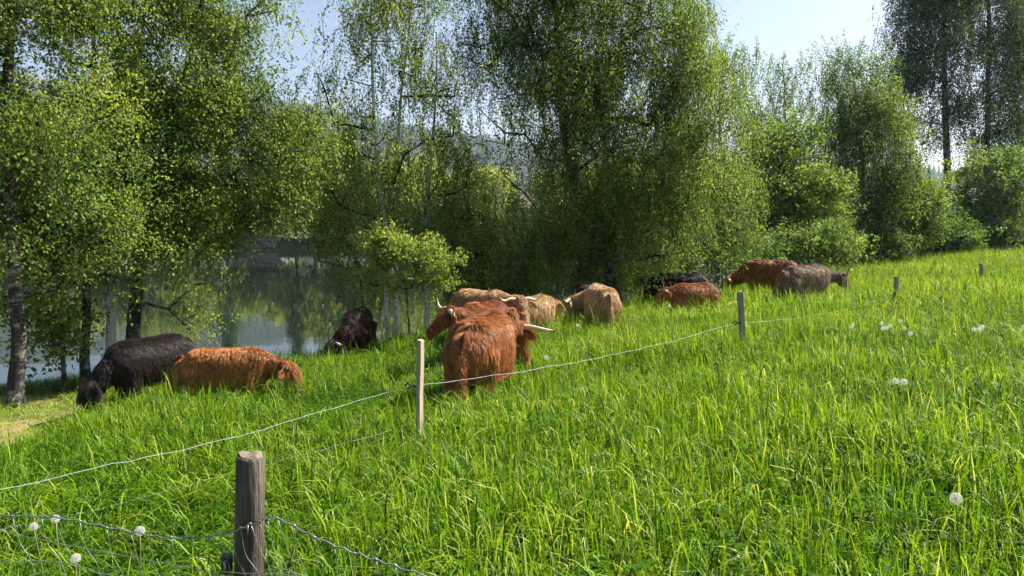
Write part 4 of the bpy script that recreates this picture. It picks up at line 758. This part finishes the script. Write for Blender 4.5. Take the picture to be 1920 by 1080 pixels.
cattle('highland_cow', 'big black bull grazing at the dry bank with its head down on the left', (-5.3, 11.1), 246, .87, 'black', (1.0, -.1, .56), (1.1, -.14, .1), None, 18000, .07, .8, .004, 1.02, seed=13, step=.1)
cattle('highland_cow', 'young orange cow with small dark horns grazing to the right beside the black bull', (-3.84, 10.2), 6, .73, 'orange', (1.1, -.04, .84), (1.3, -.08, .4), (.3, .4, .4, True), 24000, .12, .9, .0033, seed=14)

# ------------------------------------------------------------------ fences
POST_WOOD = simple_mat('weathered_post', [(.3, (.04, .031, .025)), (.5, (.105, .085, .066)), (.62, (.15, .125, .1)), (.75, (.24, .21, .17))], 7, .92, .12, 1.0, 34, (3, 3, .3))
STAKE_WOOD = simple_mat('sawn_stake', [(.3, (.25, .19, .13)), (.55, (.4, .32, .23)), (.8, (.52, .44, .34))], 5, .85, .2, .4, 40, (4, 4, .2))
GREY_WOOD = simple_mat('grey_stake', [(.3, (.2, .17, .14)), (.55, (.32, .28, .22)), (.8, (.44, .39, .32))], 5, .85, .2, .4, 40, (4, 4, .2))
END_WOOD = simple_mat('post_end_grain', [(.3, (.11, .085, .065)), (.7, (.26, .21, .155))], 22, .9, .1, .6, 60)
PLASTIC = simple_mat('black_plastic', [(.3, (.012,)*3), (.7, (.03,)*3)], 9, .4, .5)
WIRE = simple_mat('galvanised_wire', [(.3, (.2, .205, .21)), (.7, (.36, .365, .37))], 30, .45, .5, metallic=.7)
ROPE = simple_mat('fence_cord', [(.3, (.3, .3, .3)), (.7, (.5, .5, .52))], 40, .6, .3)
rng = np.random.default_rng(77)
STAKES = [((-.83, 6.8), .596, .088, .014, 'pale sawn wooden stake beside the large orange cow', STAKE_WOOD), ((3.37, 11.3), .614, .082, -.085, 'grey fence stake below the orange calf', GREY_WOOD),
          ((8.42, 16.8), .45, .082, -.05, 'short grey fence stake below the grey-brown cow', GREY_WOOD), ((13.82, 22.6), .414, .085, -.055, 'farthest grey fence stake at the right', GREY_WOOD)]
WIRE_H = [.17, .153, .015, -.154]
cord_pts = []
for i, ((x, y), top, w, lean, lab, mt) in enumerate(STAKES):
    gz = float(ground_z(x, y)); root = empty('fence_stake', (x, y, gz)); H = top-gz
    root.rotation_euler = (0, lean, math.radians(-38)) if i == 0 else (0, 0, 0)
    tag(root, lab, 'fence stake', 'electric fence stakes')
    mb = MB(); ang = 0
    k = np.linspace(-.35, H, 7); mb.tube([(lean*(H-a)*-1+rng.normal(0, .0015), rng.normal(0, .0015), a) for a in k], [(w*.52*1.3, w*.4)]*7, 4, (0, 1, 0) if False else (.7, .7, 0))
    o = mb.build('shaft', mt, root)
    bv = o.modifiers.new('bevel', 'BEVEL'); bv.width = .004; bv.segments = 1
    wz = WIRE_H[i]-gz; lx = lean*(H-wz)*-1
    ins = MB(); ins.tube([(lx-.02, -.02, wz), (lx-.09, -.035, wz)], [.012, .009], 8)
    rp = np.linspace(0, 2*math.pi, 13); ins.tube([(lx-.115+.026*math.cos(a), -.035, wz+.026*math.sin(a)) for a in rp], [.008]*13, 6, (0, 1, 0), caps=False)
    ins.build('insulator', PLASTIC, root, True)
    cord_pts.append(np.array([x+lx-.09, y-.035, WIRE_H[i]]))
def sagging(name, P, r, mat, parent=None, sag=.03, wig=.004, n=26, seed=1, k=5):
    rg = np.random.default_rng(seed); out_ = []
    for a, b2 in zip(P[:-1], P[1:]):
        t = np.linspace(0, 1, n)[:-1]; L = np.linalg.norm(np.array(b2)-a)
        q_ = np.array(a)+np.outer(t, np.array(b2)-a); q_[:, 2] -= 4*sag*L/6*t*(1-t); w_ = np.cumsum(rg.normal(0, wig, len(t))); q_[:, 2] += w_-w_[-1]*t; out_.append(q_)
    out_ = np.concatenate(out_+[np.array([P[-1]])]); mb = MB(); mb.tube(out_, [r]*len(out_), k, (0, 0, 1)); return mb.build(name, mat, parent, True)
line = [np.array([-5.6, 2.2, -.08]), np.array([-3.15, 4.6, .0])]+cord_pts+[np.array([18.1, 27, -.22]), np.array([27, 36, -.0])]
ef = sagging('electric_fence_cord', line, .0021, ROPE, None, .07, .006, 30, 3)
tag(ef, 'white electric fence cord strung along the wooden stakes', 'fence cord')
low = [p-np.array([0, 0, .36]) for p in line[:3]]
low[0][2] += .1; low[1][2] += .12; low[2][2] += .02
ef2 = sagging('electric_fence_cord', low, .0014, WIRE, None, .05, .006, 30, 9)
tag(ef2, 'thin lower fence cord half hidden in the grass behind the round post', 'fence cord')

px_, py_ = -.887, 2.4; gz = float(ground_z(px_, py_)); H = .908-gz
root = empty('fence_post', (px_, py_, gz)); tag(root, 'weathered round wooden post in the near wire fence', 'fence post')
root.rotation_euler = (0, math.radians(2.6), 0)
mb = MB(); zz = np.r_[np.linspace(-.4, H-.012, 9), H-.004]; mb.tube([(rng.normal(0, .001), rng.normal(0, .001), a) for a in zz], [.046]*8+[.045, .041], 22, (1, 0, 0))
v_ = mb.v[0]; aa = np.arctan2(v_[:, 1], v_[:, 0]); v_[:, 0] *= 1+.025*np.sin(aa*5); v_[:, 1] *= 1+.025*np.cos(aa*3)
mb.build('shaft', POST_WOOD, root, True)
mb = MB(); mb.tube([(0, 0, H-.006), (.002, 0, H-.001), (.001, 0, H+.002)], [.037, .036, .03], 18, (1, 0, 0)); cap = mb.build('end_grain', END_WOOD, root)
zi = .55-gz; mb = MB(); mb.box((-.066, -.012, zi), (.034, .04, .06), .3); ins = mb.build('insulator', PLASTIC, root)
bv = ins.modifiers.new('bevel', 'BEVEL'); bv.width = .006; bv.segments = 2
mb = MB(); mb.tube([(-.066, -.036, zi-.02), (-.06, -.042, zi), (-.066, -.036, zi+.02)], [.005]*3, 6); mb.build('clip', WIRE, ins, True)
mb = MB(); mb.tube([(.012, -.049, .665-gz), (.012, -.051, .68-gz), (.012, -.049, .695-gz)], [.0025]*3, 5); mb.build('staple', WIRE, root, True)

net = empty('wire_netting', (px_, py_, gz)); tag(net, 'slack woven wire netting stapled to the round post', 'wire fence')
O = np.array([px_, py_, gz])
topw = spline([(-3.4, 2.75, .6), (-2.6, 2.66, .655), (-1.717, 2.52, .661), (-1.5, 2.46, .675), (-1.28, 2.42, .652), (-1.1, 2.37, .645), (-.955, 2.352, .658), (-.877, 2.35, .676), (-.8, 2.34, .71), (-.724, 2.3, .735), (-.568, 2.2, .712), (-.42, 2.16, .675), (-.257, 2.1, .651), (.1, 2.02, .56), (.6, 1.95, .45)], 130)
topw[:, 2] += .004*np.sin(np.arange(130)*1.9)
mb = MB(); mb.tube(topw-O, [.0026]*130, 6, (0, 0, 1)); mb.build('top_wire', WIRE, net, True)
def below(p, d, sh):
    return np.array([p[0]+sh, p[1]-.02*d, p[2]-d])
for j, d in enumerate((.165, .34)):
    q_ = np.array([below(p, d+.01*math.sin(p[0]*9+j), .03*(j+1)) for p in topw]); mb = MB(); mb.tube(q_-O, [.0018]*130, 5, (0, 0, 1)); mb.build('line_wire', WIRE, net, True)
for i in range(3, 128, 4):
    p = topw[i]; sh = .045+.02*math.sin(i*1.7)
    q_ = spline([p, below(p, .09, sh*.35+.008*math.sin(i)), below(p, .165, sh), below(p, .34, sh*1.4), below(p, .5, sh*1.6)], 12); mb = MB(); mb.tube(q_-O, [.001]*12, 4, (1, 0, 0)); st_ = mb.build('stay_wire', WIRE, net, True)
    mb = MB(); mb.tube([p-O+(-.005, 0, .003), p-O, p-O+(.005, 0, -.003)], [.0036]*3, 6); mb.build('knot', WIRE, st_, True)
sm = sagging('live_wire', [np.array([-3.0, 2.8, .47]), np.array([-1.789, 2.6, .573]), np.array([-.965, 2.35, .545]), np.array([-.682, 2.2, .605]), np.array([.4, 1.9, .58])], .0013, WIRE, None, .02, .001, 16, 5)
tag(sm, 'thin smooth wire running through the black insulator on the round post', 'wire')

# ------------------------------------------------------------------ dandelion clocks
FLUFF = leaf_mat('dandelion_fluff', [(0, (.7, .68, .63)), (1, (.76, .74, .69))], .45, .9, .1, (1, 1, 1))
STALK = simple_mat('dandelion_stalk', [(.3, (.12, .16, .04)), (.7, (.25, .22, .09))], 20, .6, .3)
SEED = simple_mat('dandelion_seed', [(.3, (.1, .07, .04)), (.7, (.2, .14, .08))], 60, .8, .2)
def clock_mesh(R=.027, n=190):
    mb = MB(); g_ = math.pi*(3-math.sqrt(5))
    for i in range(n):
        z = 1-2*(i+.5)/n; rr_ = math.sqrt(1-z*z); d = np.array([rr_*math.cos(g_*i), rr_*math.sin(g_*i), z])
        u_ = np.cross(d, (0, 0, 1) if abs(z) < .9 else (1, 0, 0)); u_ /= np.linalg.norm(u_); v_ = np.cross(d, u_)
        tip = d*R*.92; s_ = R*.17
        mb.add([d*R*.25, tip+u_*R*.012, tip-u_*R*.012], [(0, 1, 2)])
        for k in range(5):
            a_ = k*1.257+i; e = u_*math.cos(a_)+v_*math.sin(a_); e2 = u_*math.cos(a_+.4)+v_*math.sin(a_+.4)
            mb.add([tip, tip+d*R*.1+e*s_, tip+d*R*.1+e2*s_*.9], [(0, 1, 2)])
    return mb.mesh('seed_head', FLUFF)
CLOCK = clock_mesh()
mb = MB(); mb.tube([(0, 0, -.007), (0, 0, -.003), (0, 0, .003), (0, 0, .007)], [.003, .007, .007, .003], 8); CORE = mb.mesh('seed_core', SEED, True)
DAND = [((3.19, 6.3), .319, 'left one of the close pair of dandelion clocks in the open grass'), ((3.23, 6.24), .323, 'right one of the close pair of dandelion clocks in the open grass'), ((2.08, 3.5), .348, 'lone dandelion clock at the lower right of the meadow'),
        ((-1.86, 3.72), .1, 'dandelion clock just left of the round post'), ((-2.45, 4.0), .05, 'upper dandelion clock of the two at the left edge'), ((-2.52, 3.92), .04, 'lower dandelion clock of the two at the left edge'), ((-2.0, 3.4), .103, 'dandelion clock low behind the wire netting'),
        ((.4, 8.9), .05, 'dandelion clock by the fence cord right of the large orange cow'), ((1.1, 12.8), -.1, 'lone small dandelion clock below the pale blond cow')]
for p_, z_ in (((5.1, 10.52), .234), ((4.65, 10.42), .204), ((4.79, 10.7), .202), ((5.06, 10.2), .249), ((5.44, 10.68), .25), ((4.86, 9.98), .243), ((5.07, 9.84), .263), ((4.88, 9.32), .271), ((4.93, 10.02), .245)):
    DAND.append((p_, z_, None))
for p_, z_ in (((5.65, 9.32), .323), ((5.85, 9.48), .334), ((5.69, 9.28), .329), ((6.13, 9.12), .378)): DAND.append((p_, z_, 'e'))
for p_, z_ in (((3.3, 16.0), -.12), ((4.55, 15.9), -.05), ((4.53, 16.0), -.09), ((4.3, 15.9), -.11), ((4.75, 16.2), -.06)): DAND.append((p_, z_, 'c'))
for i, ((x, y), z, lab) in enumerate(DAND):
    gz = float(ground_z(x, y)); z = max(z, gz+.42); root = empty('dandelion_clock', (x, y, gz), rng.uniform(0, 6))
    if lab is None: tag(root, 'white dandelion clock in the loose cluster between the second and third stakes', 'dandelion', 'dandelion clocks between the stakes')
    elif lab == 'e': tag(root, 'white dandelion clock in the small bunch near the right edge', 'dandelion', 'dandelion clocks near the right edge')
    elif lab == 'c': tag(root, 'tiny dandelion clock in the grass in front of the orange calf', 'dandelion', 'dandelion clocks by the calf')
    else: tag(root, lab, 'dandelion', 'dandelion clocks')
    h = z-gz; bx_, by_ = rng.normal(0, .02, 2)
    mb = MB(); mb.tube(spline([(bx_*2, by_*2, 0), (bx_, by_, h*.5), (0, 0, h)], 6), [.0028]*6, 5); mb.build('stalk', STALK, root, True)
    hd = bpy.data.objects.new('seed_head', CLOCK); hd.location = (0, 0, h+.008); s_ = rng.uniform(.78, 1.0); hd.scale = (s_, s_, s_); hd.rotation_euler = tuple(rng.uniform(0, 3, 3)); link(hd, root)
    co = bpy.data.objects.new('seed_core', CORE); link(co, hd)

# ------------------------------------------------------------------ far bank: stone quay and houses
STONE = simple_mat('quay_stone', [(.3, (.1, .082, .066)), (.55, (.19, .155, .125)), (.8, (.28, .24, .2))], .8, .9, .2, .5, 3)
quay = empty('stone_quay', (-33.4, 100.9, WATER_Z), .55); tag(quay, 'old stone quay wall on the far river bank', 'stone wall')
mb = MB(); mb.box((0, .95, .5), (4.6, 1.3, 2.2)); mb.build('core', STONE, quay)
for row in range(4):
    xx = -2.5+rng.uniform(-.2, .2)
    while xx < 2.4:
        w_ = rng.uniform(.5, 1.0); mb = MB(); mb.box((0, 0, 0), (w_*.96, .5, .4), 0, .05, rng); st_ = mb.build('stone', STONE, quay, False, (xx+w_/2, .12+rng.uniform(-.1, .1), .1+row*.43)); xx += w_
for k_ in range(4):
    mb = MB(); mb.box((0, 0, 0), (1.25, 1.9, .28), 0, .06, rng); mb.build('coping_stone', STONE, quay, False, (-1.95+k_*1.29, .75, 1.88+rng.uniform(-.03, .03)))
PAINT_W = simple_mat('white_cladding', [(.3, (.66, .66, .64)), (.7, (.78, .78, .76))], .8, .7)
PAINT_G = simple_mat('grey_cladding', [(.3, (.2, .205, .21)), (.7, (.28, .285, .29))], .8, .7)  # grey paint, darkened further so that shade is in the colour
ROOF_T = simple_mat('brown_roof', [(.3, (.12, .095, .075)), (.7, (.2, .16, .125))], 1.5, .85, .2, .4, 6)
ROOF_D = simple_mat('dark_roof', [(.3, (.05, .05, .055)), (.7, (.1, .1, .11))], 1.5, .8, .2, .4, 6)
GLASS = simple_mat('window_glass', [(.3, (.02, .025, .03)), (.7, (.05, .06, .07))], 1, .08, .7)
def house(lab, loc, rz, w, d, h, rh, wall, roof, cols, rows):
    root = empty('house', loc, rz); tag(root, lab, 'house', 'houses across the river')
    mb = MB(); mb.box((0, 0, h/2-1), (w, d, h+2)); mb.add([(-w/2, -d/2, h), (-w/2, d/2, h), (-w/2, 0, h+rh)], [(0, 2, 1)]); mb.add([(w/2, -d/2, h), (w/2, d/2, h), (w/2, 0, h+rh)], [(0, 1, 2)]); mb.build('wall', wall, root)
    mb = MB()
    for sg in (-1, 1):
        a = np.array([(-w/2-.5, sg*(d/2+.5), h-.5*rh/(d/2)), (w/2+.5, sg*(d/2+.5), h-.5*rh/(d/2)), (w/2+.5, 0, h+rh), (-w/2-.5, 0, h+rh)])+(0, 0, .06)
        mb.add(np.vstack([a, a+(0, 0, .18)]), [(0, 1, 2, 3), (4, 7, 6, 5), (0, 4, 5, 1), (1, 5, 6, 2), (2, 6, 7, 3), (3, 7, 4, 0)])
    rf = mb.build('roof', roof, root); mb = MB(); mb.box((w*.2, .4, h+rh), (.8, .8, 1.6)); mb.build('chimney', STONE, rf)
    for c_ in range(cols):
        for r_ in range(rows):
            x_ = -w/2+(c_+.5)*w/cols; z_ = 1.6+r_*2.8
            mb = MB(); mb.box((x_, -d/2-.02, z_), (1.3, .08, 1.4)); wd = mb.build('window', PAINT_W, root); mb = MB(); mb.box((x_, -d/2-.05, z_), (1.05, .06, 1.15)); mb.build('pane', GLASS, wd)
house('white house with brown roof seen through the gap under the weeping birch boughs', (5.0, 150, 0.0), .25, 12, 8, 4.2, 2.6, PAINT_W, ROOF_T, 4, 1)
house('grey three-storey house glimpsed through the leaning birch boughs', (-54, 165, 1.0), -.2, 11, 9, 9.5, 2.5, PAINT_G, ROOF_D, 3, 3)
house('white house on the hillside behind the slender birches', (-64, 430, 14.0), .1, 16, 10, 6.5, 4, PAINT_W, ROOF_D, 5, 2)
house('white house with dark roof far left behind the birch trunks', (-70, 128, -.6), .3, 9, 7, 4.6, 2.6, PAINT_W, ROOF_D, 3, 1)

# ------------------------------------------------------------------ the air of the valley
hz, nt, out = new_mat('valley_haze')
pv = N(nt, 'ShaderNodeVolumePrincipled'); pv.inputs['Color'].default_value = (.72, .82, 1.0, 1); pv.inputs['Density'].default_value = HAZE
pv.inputs['Anisotropy'].default_value = .25
nt.links.new(pv.outputs[0], out.inputs['Volume'])
if HAZE > 0:
    mb = MB(); mb.box((0, 1300, 135), (6400, 4600, 295)); hz_o = mb.build('haze', hz); tag(hz_o, 'pale blue valley haze', None, None, 'stuff')
